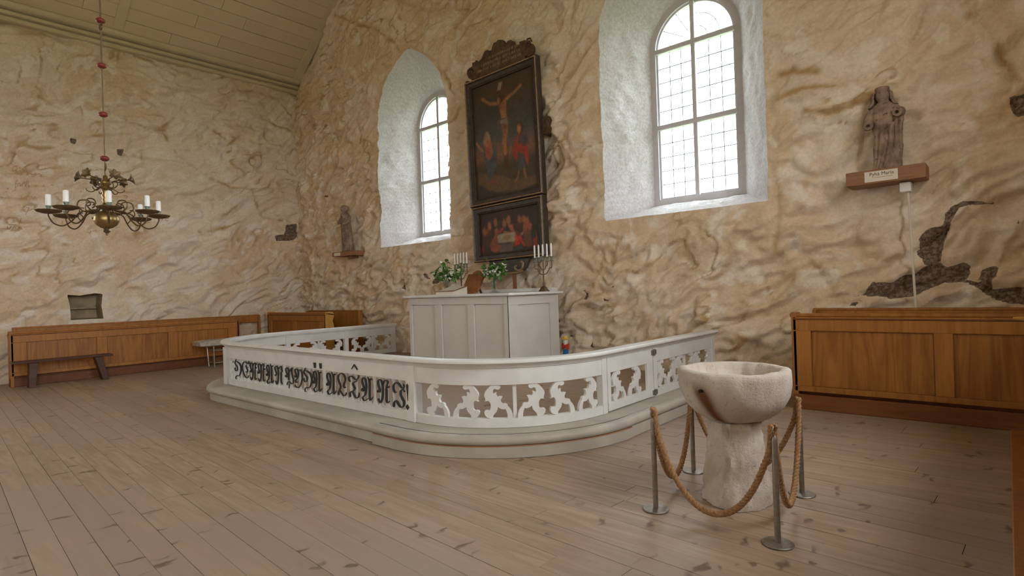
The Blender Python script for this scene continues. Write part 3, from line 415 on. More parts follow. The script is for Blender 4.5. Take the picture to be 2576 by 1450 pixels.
def field(u, v, seed, cracks, patches, amp=1.0, calm=None, full=False):
    d, st = wall_disp(u, v, seed); d = d * amp
    if calm is not None: k = calm(u, v); d = d * k
    jit = .05 * (fbm(u * 7, v * 7, 3, seed + 30) - .5)
    for c in cracks:
        ds = polydist(u + jit, v + jit, c, False); wd = .014 + .05 * vnoise(u * 3, v * 3, seed + 31)
        st = np.maximum(st, np.exp(-(ds / wd) ** 2) * (.45 + .55 * sstep(.3, .6, fbm(u * 2.2, v * 2.2, 2, seed + 33)))); d = d - .02 * np.exp(-(ds / .03) ** 2)
    bare = np.zeros(u.shape)
    for p in patches:
        ins = inside(u + jit, v + jit, p); ds = polydist(u + jit, v + jit, p, True); sd = np.where(ins, ds, -ds)
        k = sstep(-.02, .03, sd); bare = np.maximum(bare, k); d = d - .035 * k
    return d, st * (1 - bare), bare

def arch_outline(cx, half, zb, zs, rise, pts, pointed):
    """closed outline, counter-clockwise from bottom left corner along the sill"""
    nb, ns, na = pts; o = []
    for i in range(nb): o.append((cx - half + 2 * half * i / nb, zb))
    for i in range(ns): o.append((cx + half, zb + (zs - zb) * i / ns))
    for i in range(na):
        t = i / na * math.pi; c, s = math.cos(t), math.sin(t)
        if pointed: x = half * math.copysign(abs(c) ** 1.0, c); z = rise * (s ** 1.0 * .82 + .18 * (1 - abs(c)))
        else: x = half * c; z = rise * s
        o.append((cx + x, zs + z))
    for i in range(ns): o.append((cx - half, zs - (zs - zb) * i / ns))
    return o
PTS = (30, 44, 48); PTR = (84, 100, 120)
FR_H = .705; FR_ZB = 2.75; FR_ZS = 5.21; FR_Y = YW + .74
OUT = [arch_outline(-9.53, 1.18, 2.52, 5.12, 1.56, PTR, True), arch_outline(-3.54, 1.235, 2.50, 5.36, 1.56, PTR, True)]
INN = [arch_outline(x, FR_H, FR_ZB, FR_ZS, FR_H, PTR, False) for x in WIN_C]
def calm_altar(u, v):
    k = np.ones(u.shape)
    for o in OUT: k = np.minimum(k, .35 + .65 * sstep(0, .5, polydist(u, v, o, True)))
    return k
SEED_A, SEED_L = 11, 47
U = np.concatenate([np.arange(XL - .25, XR + .3, .027)]); Vv = np.concatenate([np.arange(-.05, 8.9, .027), np.linspace(9, 10.9, 8)])
wall_b = make_wall('wall_back', U, Vv, OUT, lambda u, v, d: np.stack([u, YW - d, v], 1), SEED_A, A_CRACK, A_PATCH, 1.0, calm_altar)
# splayed reveals, one per window, lofted from the wall face to the frame
def loft_reveal(o, i, seed):
    n = len(o); ou = np.array(o); inn = np.array(i); K = 16
    d0 = field(ou[:, 0], ou[:, 1], SEED_A, A_CRACK, A_PATCH, 1.0, calm_altar)[0]
    cen = ou.mean(0); V = []; s = np.arange(n) * .09 * 166 / n
    tuck = ou + (ou - cen) / np.linalg.norm(ou - cen, axis=1)[:, None] * .05
    V += [(tuck[j, 0], YW - d0[j] + .05, tuck[j, 1]) for j in range(n)]
    for k in range(K + 1):
        t = k / K; p = ou * (1 - t) + inn * t; y = (YW - d0) * (1 - t) + (FR_Y + .03) * t
        nn = cen - p; nn = nn / np.linalg.norm(nn, axis=1)[:, None]
        a = .07 * min(1, 4 * t) * min(1, 6 * (1 - t)); g = a * (fbm(s * 3.3, np.full(n, t * 4.5), 4, seed) - .5) + a * .5 * (fbm(s * 11, np.full(n, t * 14), 3, seed + 3) - .5)
        p = p + nn * g[:, None]
        V += [(p[j, 0], y[j], p[j, 1]) for j in range(n)]
    F = [(k * n + j, (k + 1) * n + j, (k + 1) * n + (j + 1) % n, k * n + (j + 1) % n) for k in range(K + 1) for j in range(n)]
    return V, F
make_wall('outer_light_block', np.arange(XL - .4, XR + .5, .06), np.arange(-.3, 10.9, .06), INN, lambda u, v, d: np.stack([u, np.full(u.shape, FR_Y + .05), v], 1), 5, [], [], 0, None, wall_b)  # unseen outer sheet, added to keep sky light out of the wall cavity
for k in (0, 1): part(wall_b, 'window_reveal', loft_reveal(OUT[k], INN[k], 70 + k), M_REVEAL, 60)
# left wall with a small square niche
NICHE = [(2.677, 1.662), (2.886, 1.64), (3.157, 1.682), (3.281, 1.662), (3.254, 1.412), (3.282, 1.142), (3.075, 1.146), (2.73, 1.142), (2.724, 1.434)]
def rect(y0, y1, z0, z1): return [(y0, z0), (y1, z0), (y1, z1), (y0, z1)]
UL = np.concatenate([np.linspace(YB - .2, .5, 60), np.arange(.53, YW + .3, .027)]); VL = np.arange(-.05, 7.5, .027)
NH = [rect(y - .9, y + .9, 2.4, 5.9) for y in NORTH_Y]
calm_l = lambda u, v: .3 + .7 * sstep(0, .3, polydist(u, v, NICHE, True))
wall_l = make_wall('wall_left', UL, VL, [NICHE] + NH, lambda u, v, d: np.stack([XL + d, u, v], 1), SEED_L, L_CRACK, L_PATCH, .8, calm_l)
ni = np.array([(1 - t) * np.array(p) + t * np.array(q) for p, q in zip(NICHE, NICHE[1:] + NICHE[:1]) for t in np.linspace(0, 1, 14)[:-1]]); cen = ni.mean(0); nid = field(ni[:, 0], ni[:, 1], SEED_L, L_CRACK, L_PATCH, .8, calm_l)[0]
V = []; n = len(ni)
tk = cen + (ni - cen) * 1.12; V += [(XL + nid[j] - .06, tk[j, 0], tk[j, 1]) for j in range(n)]
for t in (0, .5, 1):
    p = cen + (ni - cen) * (1 - .08 * t); V += [(XL + nid[j] * (1 - t) - .38 * t, p[j, 0], p[j, 1]) for j in range(n)]
F = [(k * n + j, k * n + (j + 1) % n, (k + 1) * n + (j + 1) % n, (k + 1) * n + j) for k in (0, 1, 2) for j in range(n)] + [tuple(range(3 * n, 4 * n))]
part(wall_l, 'niche', (V, F), M_HIDDENSTONE)
part(wall_l, 'niche_ledge', box(XL - .37, XL - .25, 2.76, 3.22, 1.36, 1.39), M_HIDDENSTONE)
def flat_wall(name, plane, c, a0, a1, z1, holes, thick):
    """plain wall box pieces around rectangular openings; plane 'x' or 'y'"""
    P = []; cur = a0
    def b(s, e, z0, zz):
        if plane == 'x': P.append(box(min(c, c + thick), max(c, c + thick), s, e, z0, zz))
        else: P.append(box(s, e, min(c, c + thick), max(c, c + thick), z0, zz))
    for (h0, h1, hz0, hz1) in sorted(holes):
        b(cur, h0, 0, z1); b(h0, h1, 0, hz0); b(h0, h1, hz1, z1); cur = h1
    b(cur, a1, 0, z1)
    return solo(name, join(*P), M_PLAIN, kind='structure')
wall_r = flat_wall('wall_right', 'x', XR, YB - .2, YW + .3, 7.6, [(y - .9, y + .9, 2.3, 5.9) for y in SOUTH_Y], .85)
flat_wall('wall_front', 'y', YB, XL - .2, XR + .2, 10.9, [], -.4)
for y in NORTH_Y:      # jambs of the added windows in the left wall
    part(wall_l, 'window_reveal', join(box(XL - .85, XL - .02, y - 1.0, y - .9, 2.3, 6.0), box(XL - .85, XL - .02, y + .9, y + 1.0, 2.3, 6.0), box(XL - .85, XL - .02, y - .9, y + .9, 2.3, 2.4), box(XL - .85, XL - .02, y - .9, y + .9, 5.9, 6.0)), M_REVEAL)
# faded red-ochre script on the left wall
for s in INSCR:
    P = smoothpath(s, 5); a = np.array(P); t = np.gradient(a, axis=0); t /= np.linalg.norm(t, axis=1)[:, None] + 1e-9
    nrm = np.stack([-t[:, 1], t[:, 0]], 1); V = []
    for sg in (-1, 1):
        q = a + nrm * sg * .007; d = field(q[:, 0], q[:, 1], SEED_L, L_CRACK, L_PATCH, .8, calm_l)[0]
        V += [(XL + d[i] + .006, q[i, 0], q[i, 1]) for i in range(len(q))]
    m = len(a); part(wall_l, 'painted_script', (V, [(i, i + 1, m + i + 1, m + i) for i in range(m - 1)]), M_INK)

# ================================================================== windows in the altar wall
def arc_pts(cx, cz, r, a0, a1, k): return [(cx + r * math.cos(a0 + (a1 - a0) * i / k), cz + r * math.sin(a0 + (a1 - a0) * i / k)) for i in range(k + 1)]
def ring_plate(o, i, y0, y1):
    n = len(o); V = [(x, y0, z) for x, z in o] + [(x, y0, z) for x, z in i] + [(x, y1, z) for x, z in o] + [(x, y1, z) for x, z in i]; F = []
    for j in range(n):
        k = (j + 1) % n
        F += [(j, k, n + k, n + j), (2 * n + j, 3 * n + j, 3 * n + k, 2 * n + k), (n + j, n + k, 3 * n + k, 3 * n + j), (j, 2 * n + j, 2 * n + k, k)]
    return V, F
def make_window(name):
    root = empty(name, (0, FR_Y, 0), kind='structure')
    o = arch_outline(0, FR_H + .06, FR_ZB - .06, FR_ZS, FR_H + .06, PTS, False); i = arch_outline(0, FR_H - .075, FR_ZB + .075, FR_ZS, FR_H - .075, PTS, False)
    part(root, 'frame', ring_plate(o, i, 0, .12), M_FRAMEW, 50)
    i2 = arch_outline(0, FR_H - .105, FR_ZB + .105, FR_ZS, FR_H - .105, PTS, False)
    part(root, 'inner_bead', ring_plate(i, i2, .035, .1), M_FRAMEW, 50)
    part(root, 'mullion', box(-.035, .035, -.015, .09, FR_ZB + .07, FR_ZS + FR_H - .08), M_FRAMEW, bevel=.012)
    for z in (3.985, FR_ZS): part(root, 'transom', box(-FR_H + .06, FR_H - .06, -.012, .08, z - .04, z + .04), M_FRAMEW, bevel=.012)
    xs = [.035 + (FR_H - .105 - .035) * k / 3 for k in range(4)]
    paneme = {}
    def pane(x0, x1, z0, z1):
        key = (round(x1 - x0, 3), round(z1 - z0, 3))
        if key not in paneme: paneme[key] = make_mesh('pane', *box(-key[0] / 2, key[0] / 2, -.002, .002, -key[1] / 2, key[1] / 2), M_GLASS)
        link('pane', paneme[key], root, ((x0 + x1) / 2, .06, (z0 + z1) / 2))
    lead = []
    for s in (-1, 1):
        for za, zb in ((FR_ZB + .105, 3.945), (4.025, FR_ZS - .04)):
            zs = [za + (zb - za) * k / 5 for k in range(6)]
            for a in range(3):
                for b in range(5):
                    x0, x1 = sorted((s * xs[a], s * xs[a + 1])); pane(x0 + .003, x1 - .003, zs[b] + .003, zs[b + 1] - .003)
            for a in (1, 2): lead.append(box(s * xs[a] - .005, s * xs[a] + .005, .053, .067, za, zb))
            for b in range(1, 5): x0, x1 = sorted((s * xs[0], s * xs[3])); lead.append(box(x0, x1, .053, .067, zs[b] - .005, zs[b] + .005))
        rr = [.0, .21, .40, FR_H - .105]; zc = FR_ZS + .04
        for ri in range(3):
            ns = 1 if ri == 0 else 3
            for k in range(ns):
                a0, a1 = math.pi / 2 * k / ns, math.pi / 2 * (k + 1) / ns
                op = arc_pts(0, 0, rr[ri + 1] - .004, a0 + .008, a1 - .008, 8); ip = arc_pts(0, 0, max(rr[ri], .03) + .004, a0 + .008, a1 - .008, 8)
                pl = [(s * max(x, .038), z + zc) for x, z in op + ip[::-1]]
                part(root, 'pane', plate(pl, .058, .062), M_GLASS)
        for r in rr[1:3]: lead.append(tube([(s * max(x, .035), .06, z + zc) for x, z in arc_pts(0, 0, r, 0, math.pi / 2, 14)], .006, 4))
        for k in (1, 2):
            a = math.pi / 2 * k / 3; lead.append(tube([(s * rr[1] * math.cos(a), .06, zc + rr[1] * math.sin(a)), (s * rr[3] * math.cos(a), .06, zc + rr[3] * math.sin(a))], .006, 4))
    part(root, 'lead_came', join(*lead), M_LEAD)
    return root
w1 = make_window('window_1'); w1.location.x = WIN_C[0]
w2 = copy_tree(w1); w2.name = 'window_2'; w2.location.x = WIN_C[1]
# plainer sashes in the unseen side-wall windows, the left ones added for light
k = 3
for x, s, ys in ((XR + .7, 1, SOUTH_Y), (XL - .7, -1, NORTH_Y)):
    for y in ys:
        r = empty('window_%d' % k, (x, y, 0), kind='structure'); k += 1
        part(r, 'frame', join(box(-.04, .04, -.92, -.84, 2.3, 5.92), box(-.04, .04, .84, .92, 2.3, 5.92), box(-.04, .04, -.84, .84, 2.3, 2.4), box(-.04, .04, -.84, .84, 5.8, 5.92)), M_FRAMEW)
        part(r, 'mullion', box(-.03, .03, -.035, .035, 2.4, 5.8), M_FRAMEW)
        for z in (3.6, 4.8): part(r, 'transom', box(-.025, .025, -.84, .84, z - .03, z + .03), M_FRAMEW)

# ================================================================== ceiling, cornice
SL = math.tan(R_(34.6)); CX0, CZ0 = XL + .24, 7.25       # springing of the sloping boards
ZFLAT = 10.15; CX1 = CX0 + (ZFLAT - CZ0) / SL
MX = 2 * XC
ceil = solo('ceiling', join(
    ([(CX0 - .5, YB, CZ0 - .5 * SL + .08), (CX1, YB, ZFLAT + .08), (CX1, YW + .2, ZFLAT + .08), (CX0 - .5, YW + .2, CZ0 - .5 * SL + .08)], [(0, 1, 2, 3)]),
    ([(CX1, YB, ZFLAT), (MX - CX1, YB, ZFLAT), (MX - CX1, YW + .2, ZFLAT), (CX1, YW + .2, ZFLAT)], [(0, 1, 2, 3)]),
    ([(MX - CX1, YB, ZFLAT), (MX - CX0 + .5, YB, CZ0 - .5 * SL), (MX - CX0 + .5, YW + .2, CZ0 - .5 * SL), (MX - CX1, YW + .2, ZFLAT)], [(0, 1, 2, 3)])), M_CEIL, kind='structure')
cb = make_mesh('ceiling_board', *box(-.5, .5, -.5, .5, 0, 1), M_CEIL)
ang = -math.atan(SL); ln = math.hypot(ZFLAT - CZ0, CX1 - CX0); bw = .315; rows = int(ln / bw) + 1
for r in range(rows):
    d = (r + .5) * bw; y = YB + .05; off = (r * 1.37) % 2.2
    cuts = [YB + .05, -.6] + [c for c in (1.6 + off, 4.6 + (off * .7)) ] + [YW - .12]
    for a, b in zip(cuts[:-1], cuts[1:]):
        cx = CX0 + d * math.cos(-ang); cz = CZ0 + d * math.sin(-ang) + random.uniform(-.003, .003)
        link('board', cb, ceil, (cx, (a + b) / 2, cz), (0, ang, 0), (bw - .009, b - a - .008, .022))
tw = .21     # verge board along the gable wall
part(ceil, 'verge_board', xf(box(0, ln, -tw, 0, -.035, .02), Matrix.Translation((CX0, YW + .02, CZ0)) @ Matrix.Rotation(ang, 4, 'Y')), M_CEILTRIM, bevel=.006)
part(ceil, 'joint_cover', xf(box(.12, ln, -.09, .09, -.03, .02), Matrix.Translation((CX0, 3.62, CZ0)) @ Matrix.Rotation(ang, 4, 'Y')), M_CEILTRIM, bevel=.006)
prof = [(-.2, 6.93), (.12, 6.93), (.14, 6.945), (.14, 7.0), (.08, 7.01), (.08, 7.035), (.17, 7.05), (.19, 7.065), (.19, 7.10), (.11, 7.11), (.11, 7.14), (.20, 7.155), (.245, 7.165), (.29, 7.195), (.30, 7.22), (.30, 7.25), (.27, 7.27), (-.2, 7.27)]
V, F = [], []
for y in (YB, YW + .1): V += [(XL + a, y, b) for a, b in prof]
n = len(prof); F = [(i, (i + 1) % n, n + (i + 1) % n, n + i) for i in range(n)] + [tuple(range(n)), tuple(range(2 * n - 1, n - 1, -1))]
solo('trim_1', (V, F), M_CEILTRIM, kind='structure')

# ================================================================== floor boards
floor = solo('floor', box(XL - .1, XR + .1, YB - .1, YW + .2, -.2, -.024), M_SEAM, kind='structure')
part(floor, 'rear_boards', box(XL, XR, YB, -1.02, -.024, 0), M_FLOOR)
fb = make_mesh('floor_board', *box(-.5, .5, -.5, .5, -1, 0), M_FLOOR)
PA = R_(-3.0); bw = .152; rw = random.Random(9)
r = 0
while True:
    y0 = -.92 + r * bw; r += 1            # board centre line at x = -3
    if y0 > YW + .75: break
    x = XL + .02 - rw.uniform(0, 3.5)
    while x < XR - .03:
        l = rw.uniform(3.2, 5.6); a, b = max(x, XL + .02), min(x + l, XR - .02); x += l
        yy = lambda t: y0 + math.tan(PA) * (t + 3)
        if b - a < .2 or yy(b) > YW + .1 or yy(a) < -1.02: continue
        if yy((a + b) / 2) > YW - .02: continue
        segs = [(a, b)]
        if yy((a + b) / 2) > 4.75:         # boards that end under the altar platform
            segs = [s for s in ((a, min(b, -9.6)), (max(a, -3.6), b)) if s[1] - s[0] > .15]
        for s0, s1 in segs:
            xm = (s0 + s1) / 2; link('board', fb, floor, (xm, yy(xm), rw.uniform(-.0015, .001)), (0, 0, PA), ((s1 - s0 - .004) / math.cos(PA), bw - .0032, .024))

# ================================================================== altar platform and rail
RX0, RX1, RYF, RR = -10.18, -3.05, 3.52, 1.30       # rail outer face: left, right, front, corner radius
ZP = .19                                           # platform top
RL = 1.65                                          # the left corner is wider
def rail_path(off=0.0, y_end=YW - .10):
    """from the altar wall down the left side, round the front, up the right side; off>0 = outwards"""
    a = RR + off; cl, cr, cy, cyl = RX0 + RL, RX1 - RR, RYF + RR, RYF + RL; P = [(RX0 - off, y_end)]
    P += [(RX0 - off, cyl + (y_end - cyl) * (1 - k / 8)) for k in range(1, 8)]
    P += [(cl - (RL + off) * math.cos(t), cyl - (RL + off) * math.sin(t)) for t in [math.pi / 2 * k / 24 for k in range(25)]]
    P += [(cl + (cr - cl) * k / 12, cy - a) for k in range(1, 12)]
    P += [(cr + a * math.sin(t), cy - a * math.cos(t)) for t in [math.pi / 2 * k / 24 for k in range(25)]]
    P += [(RX1 + off, cy + (y_end - cy) * k / 8) for k in range(1, 9)]
    return P
# sweep() offsets to the right of travel = outwards here is the LEFT wall side going down -> use negative
def rsweep(prof, path): return sweep(path, [(-o, z) for o, z in prof])
FULL = rail_path()
NL = 8; IDX = dict(wall_l=0, arc_l0=8, arc_l1=32, front1=43, arc_r0=44, arc_r1=68, wall_r=76)
plat = empty('altar_platform', (XC, 5.5, 0), label='grey-green painted low platform with rounded step under the altar rail', cat='platform')
def rel(VF, o): return [(v[0] - o.location.x, v[1] - o.location.y, v[2] - o.location.z) for v in VF[0]], VF[1]
def P_(root, name, VF, mat, **k): return part(root, name, rel(VF, root), mat, **k)
def outward(path, off):
    V, F = sweep(path, [(off, 0), (off, 1)], False); return [(v[0], v[1]) for v in V[::2]]
if outward(FULL, .1)[0][0] > FULL[0][0]: SGN = -1     # make sure + is outwards
else: SGN = 1
def osweep(prof, path): return sweep(path, [(SGN * o, z) for o, z in prof])
def oline(path, off): return outward(path, SGN * off)
OUTL = .27
def tap(i): return .03 if i < 8 else (OUTL if i >= 30 else .03 + (OUTL - .03) * ((i - 8) / 22) ** 1.6)
EDGE = []                                          # front edge of the step, drawing in towards the rail on the far left
for i, p in enumerate(FULL):
    q = oline(FULL, 1.0)[i]; EDGE.append((p[0] + (q[0] - p[0]) * tap(i), p[1] + (q[1] - p[1]) * tap(i)))
pts = oline(FULL, -.08); n = len(pts)
P_(plat, 'platform_boards', ([(x, y, ZP - .004) for x, y in pts], [tuple(range(n))]), M_FLOOR)
inn, outr = oline(FULL, -.08), oline(EDGE, -.058)
P_(plat, 'tread', ([(x, y, ZP) for x, y in inn] + [(x, y, ZP) for x, y in outr], [(i, i + 1, n + i + 1, n + i) for i in range(n - 1)]), M_STEP, smooth=30)
NR = .042
nose = [(NR * math.cos(t) - .004, ZP - NR + NR * math.sin(t)) for t in [math.pi * (.5 - k / 10) for k in range(11)]]
def nosing(path): return osweep([(-.06, ZP - 2 * NR)] + nose[::-1] + [(-.06, ZP)], path)
sA = EDGE[:IDX['front1'] + 1]; sB = [(EDGE[IDX['front1']][0] + .012, EDGE[IDX['front1']][1])] + EDGE[IDX['front1'] + 1:]; g = IDX['arc_r1'] - IDX['front1']
P_(plat, 'nosing', nosing(sA), M_STEP, smooth=35); P_(plat, 'nosing', nosing([(x, y) for x, y in oline(sB, .014)[:g + 1]]), M_STEP, smooth=35); P_(plat, 'nosing', nosing(oline(sB, .006)[g:]), M_STEP, smooth=35)
P_(plat, 'riser', osweep([(-.05, .004), (-.006, .004), (-.006, ZP - 2 * NR), (-.05, ZP - 2 * NR)], sA), M_STEP, smooth=30)
P_(plat, 'riser', osweep([(-.05, .004), (.038, .004), (.038, ZP - 2 * NR - .008), (-.05, ZP - 2 * NR - .008)], sB[:g + 1]), M_STEP, smooth=30)
P_(plat, 'riser', osweep([(-.05, .004), (.030, .004), (.030, ZP - 2 * NR), (-.05, ZP - 2 * NR)], sB[g:]), M_STEP, smooth=30)
P_(plat, 'riser_strip', osweep([(-.05, ZP - 2 * NR - .008), (.036, ZP - 2 * NR - .008), (.030, ZP - 2 * NR + .002), (-.05, ZP - 2 * NR + .002)], sB[:g + 1]), M_SHELF, smooth=30)

rail = empty('altar_rail', (XC, 5.5, ZP), label='white altar rail with black gothic lettering and cut-out scrolls around the altar', cat='altar rail')
ZB0, ZB1 = ZP + .003, ZP + .088                     # bottom rail
ZT0, ZT1 = .585, .742                              # wide upper board
ZC0, ZC1 = .742, .822                              # moulded cap
capp = [(-.085, ZC0 + .022), (-.06, ZC0 + .022), (-.06, ZC0), (.012, ZC0), (.016, ZC0 + .012), (.03, ZC0 + .018), (.034, ZC0 + .03), (.055, ZC0 + .036), (.068, ZC0 + .05), (.066, ZC0 + .066), (.05, ZC1), (-.07, ZC1), (-.085, ZC1 - .014)]
for nm, a, b in (('cap_rail', 0, 8), ('cap_rail', 8, 44), ('cap_rail', 44, 68), ('cap_rail', 68, 71), ('cap_rail', 71, 76)):
    P_(rail, nm, osweep(capp, FULL[a:b + 1]), M_WHITE, smooth=35)
def sect(a, b): return FULL[a:b + 1]
for a, b in ((0, 4), (4, 8), (8, 32), (32, 44), (44, 68), (71, 76)):
    P_(rail, 'upper_board', osweep([(-.035, ZT0), (0, ZT0), (0, ZT1), (-.035, ZT1)], sect(a, b)), M_WHITE, smooth=30)
    P_(rail, 'bottom_rail', osweep([(-.05, ZB0), (.004, ZB0), (.004, ZB1), (-.05, ZB1)], sect(a, b)), M_WHITE, smooth=30)
def pathpt(path, s):
    d = 0
    for p, q in zip(path[:-1], path[1:]):
        l = math.dist(p, q)
        if d + l >= s: t = (s - d) / l; return (p[0] + (q[0] - p[0]) * t, p[1] + (q[1] - p[1]) * t), math.atan2(q[1] - p[1], q[0] - p[0])
        d += l
    return path[-1], math.atan2(path[-1][1] - path[-2][1], path[-1][0] - path[-2][0])
def plen(path): return sum(math.dist(p, q) for p, q in zip(path[:-1], path[1:]))
# posts: (index on path, width, proud)
def post(p, a, wd=.085, dp=.075, z1=ZT1, parent=rail, out=.012):
    M = Matrix.Translation((p[0] - XC, p[1] - 5.5, -ZP)) @ Matrix.Rotation(a, 4, 'Z')
    part(parent, 'post', xf(box(-wd / 2, wd / 2, -out, dp - out, ZP, z1), M), M_WHITE, bevel=.006)
for i in (4, 8, 68):
    p, q = FULL[i - 1], FULL[i + 1]; post(FULL[i], math.atan2(q[1] - p[1], q[0] - p[0]))
for x in (-8.84, RX1 - RR - .126): post((x, RYF), 0, .094, .09, out=.014)
post((RX1 - RR - .057, RYF), R_(2), .04, .11, out=.022)
post((RX0, YW - .16), R_(-90)); post((RX1, YW - .16), R_(90)); post((RX1, FULL[71][1] + .02), R_(90))
SW, SH = .265, ZT0 - ZB1
smesh = make_mesh('scroll', *plate([(x * SW, z * SH) for x, z in SCROLL], -.014, .014), M_WHITE)
smesh2 = make_mesh('scroll', *plate([(-x * SW, z * SH) for x, z in SCROLL][::-1], -.014, .014), M_WHITE)
def scrolls(path, n, margin, mid=True, parent=rail, dz=0):
    L = plen(path); step = (L - 2 * margin) / n
    for k in range(n):
        flip = (k % 2 == 1) if k < n / 2 else (k % 2 == 1)
        s = margin + step * (k + .5); (x, y), a = pathpt(path, s)
        nx, ny = math.sin(a), -math.cos(a)
        link('scroll', smesh2 if flip else smesh, parent, (x - nx * .022 - XC, y - ny * .022 - 5.5, ZB1 - ZP + dz), (0, 0, a))
    if mid:
        (x, y), a = pathpt(path, L / 2); nx, ny = math.sin(a), -math.cos(a)
        part(parent, 'slat', xf(box(-.017, .017, 0, .025, ZB1 - ZP, ZT0 - ZP), Matrix.Translation((x - nx * .03 - XC, y - ny * .03 - 5.5, 0)) @ Matrix.Rotation(a, 4, 'Z')), M_WHITE)
scrolls(sect(44, 68), 6, .09); scrolls(sect(8, 32), 6, .09)
scrolls(sect(0, 4), 4, .14); scrolls(sect(4, 8), 4, .08); scrolls(sect(71, 76), 6, .1)
# gate in the right side
gate = part(rail, 'gate', rel(join(box(RX1 - .03, RX1 + .005, FULL[68][1] + .06, FULL[71][1] - .035, ZT0, ZT1), box(RX1 - .035, RX1 + .01, FULL[68][1] + .06, FULL[71][1] - .035, ZP + .012, ZB1 + .01),
    box(RX1 - .03, RX1 + .006, FULL[68][1] + .06, FULL[68][1] + .12, ZB1, ZT0), box(RX1 - .03, RX1 + .006, FULL[71][1] - .16, FULL[71][1] - .035, ZB1, ZT0)), rail), M_WHITE, bevel=.004, label='small hinged gate with two scrolls')
for k, yy in enumerate((.29, .62)):
    link('scroll', (smesh, smesh2)[k], gate, (RX1 - .012 - XC, FULL[68][1] + yy - 5.5, ZB1 - ZP), (0, 0, R_(90)), (1.0, 1, 1))
for z in (ZT1 - .07, ZP + .03):
    part(rail, 'hinge', rel(join(box(RX1 + .004, RX1 + .022, FULL[71][1] - .07, FULL[71][1] + .03, z, z + .05), tube([(RX1 + .022, FULL[71][1] - .02, z - .01), (RX1 + .022, FULL[71][1] - .02, z + .06)], .011, 8)), rail), M_STEEL)
# spindles behind the lettering
sp = make_mesh('spindle', *lathe([(.012, 0), (.03, .0), (.030, .012), (.014, .05), (.012, .10), (.016, .15), (.010, .19), (.016, .235), (.012, .27), (.02, SH - .02), (.022, SH)], 8), M_WHITE, 40)
x0, x1 = -8.70, RX1 - RR - .19; k = 0; ns = 38
for k in range(ns):
    link('spindle', sp, rail, (x0 + (x1 - x0) * k / (ns - 1) - XC, RYF + .028 - 5.5, ZB1 - ZP))
for x in (-7.02, -6.06): part(rail, 'slat', rel(box(x - .03, x + .03, RYF + .002, RYF + .02, ZB1, ZT0), rail), M_WHITE)
# letters, one part each, cut from board and painted black
def stroke_vf(S, y0, y1):
    out = []
    for s in S:
        a = np.array(smoothpath(s, 6)); xy = a[:, :2]; t = np.gradient(xy, axis=0); t /= np.linalg.norm(t, axis=1)[:, None] + 1e-9
        nr = np.stack([-t[:, 1], t[:, 0]], 1); wd = np.maximum(.012, np.abs(nr @ np.array([.033, .007]))) * a[:, 2]
        l, r = xy + nr * wd[:, None] / 2, xy - nr * wd[:, None] / 2; m = len(a)
        V = [(p[0], y0, p[1]) for p in l] + [(p[0], y0, p[1]) for p in r] + [(p[0], y1, p[1]) for p in l] + [(p[0], y1, p[1]) for p in r]; F = []
        for i in range(m - 1):
            F += [(i, i + 1, m + i + 1, m + i), (2 * m + i, 3 * m + i, 3 * m + i + 1, 2 * m + i + 1), (i, 2 * m + i, 2 * m + i + 1, i + 1), (m + i, m + i + 1, 3 * m + i + 1, 3 * m + i)]
        F += [(0, m, 3 * m, 2 * m), (m - 1, 3 * m - 1, 4 * m - 1, 2 * m - 1)]
        out.append((V, F))
    return join(*out)
LZ = dict(A=(.316, .575), R=(.327, .566), I=(.309, .556), L=(.327, .576), T=(.328, .581), P=(.299, .563), Y=(.331, .557), H=(.30, .588), E=(.346, .578), N=(.33, .564))
YL0, YL1 = RYF - .011, RYF - .003
for c, lx, lw in TEXT:
    z0, z1 = LZ[c]; wd = min(lw, .235) - .034
    S = [[(lx + .02 + u * wd, z0 + v * (z1 - z0), q) for u, v, q in s] for s in GLYPH[c]]
    P_(rail, 'letter', stroke_vf(S, YL0, YL1), M_BLACK)
for x in (-6.262, -6.132): P_(rail, 'letter', plate([(x - .022, .665), (x + .028, .665), (x + .022, .602), (x - .01, .602)], YL0, YL1), M_BLACK)
P_(rail, 'letter', stroke_vf([[(-5.475, .642, .45), (-5.425, .692, .45)], [(-5.425, .692, .6), (-5.365, .642, .6)]], YL0, YL1), M_BLACK)
P_(rail, 'letter', plate([(-4.510, .545), (-4.493, .563), (-4.476, .545), (-4.492, .39)], RYF - .019, RYF - .013), M_BLACK)
P_(rail, 'letter', plate([(-4.498, .358), (-4.470, .329), (-4.498, .300), (-4.527, .331)], RYF - .019, RYF - .010), M_BLACK)

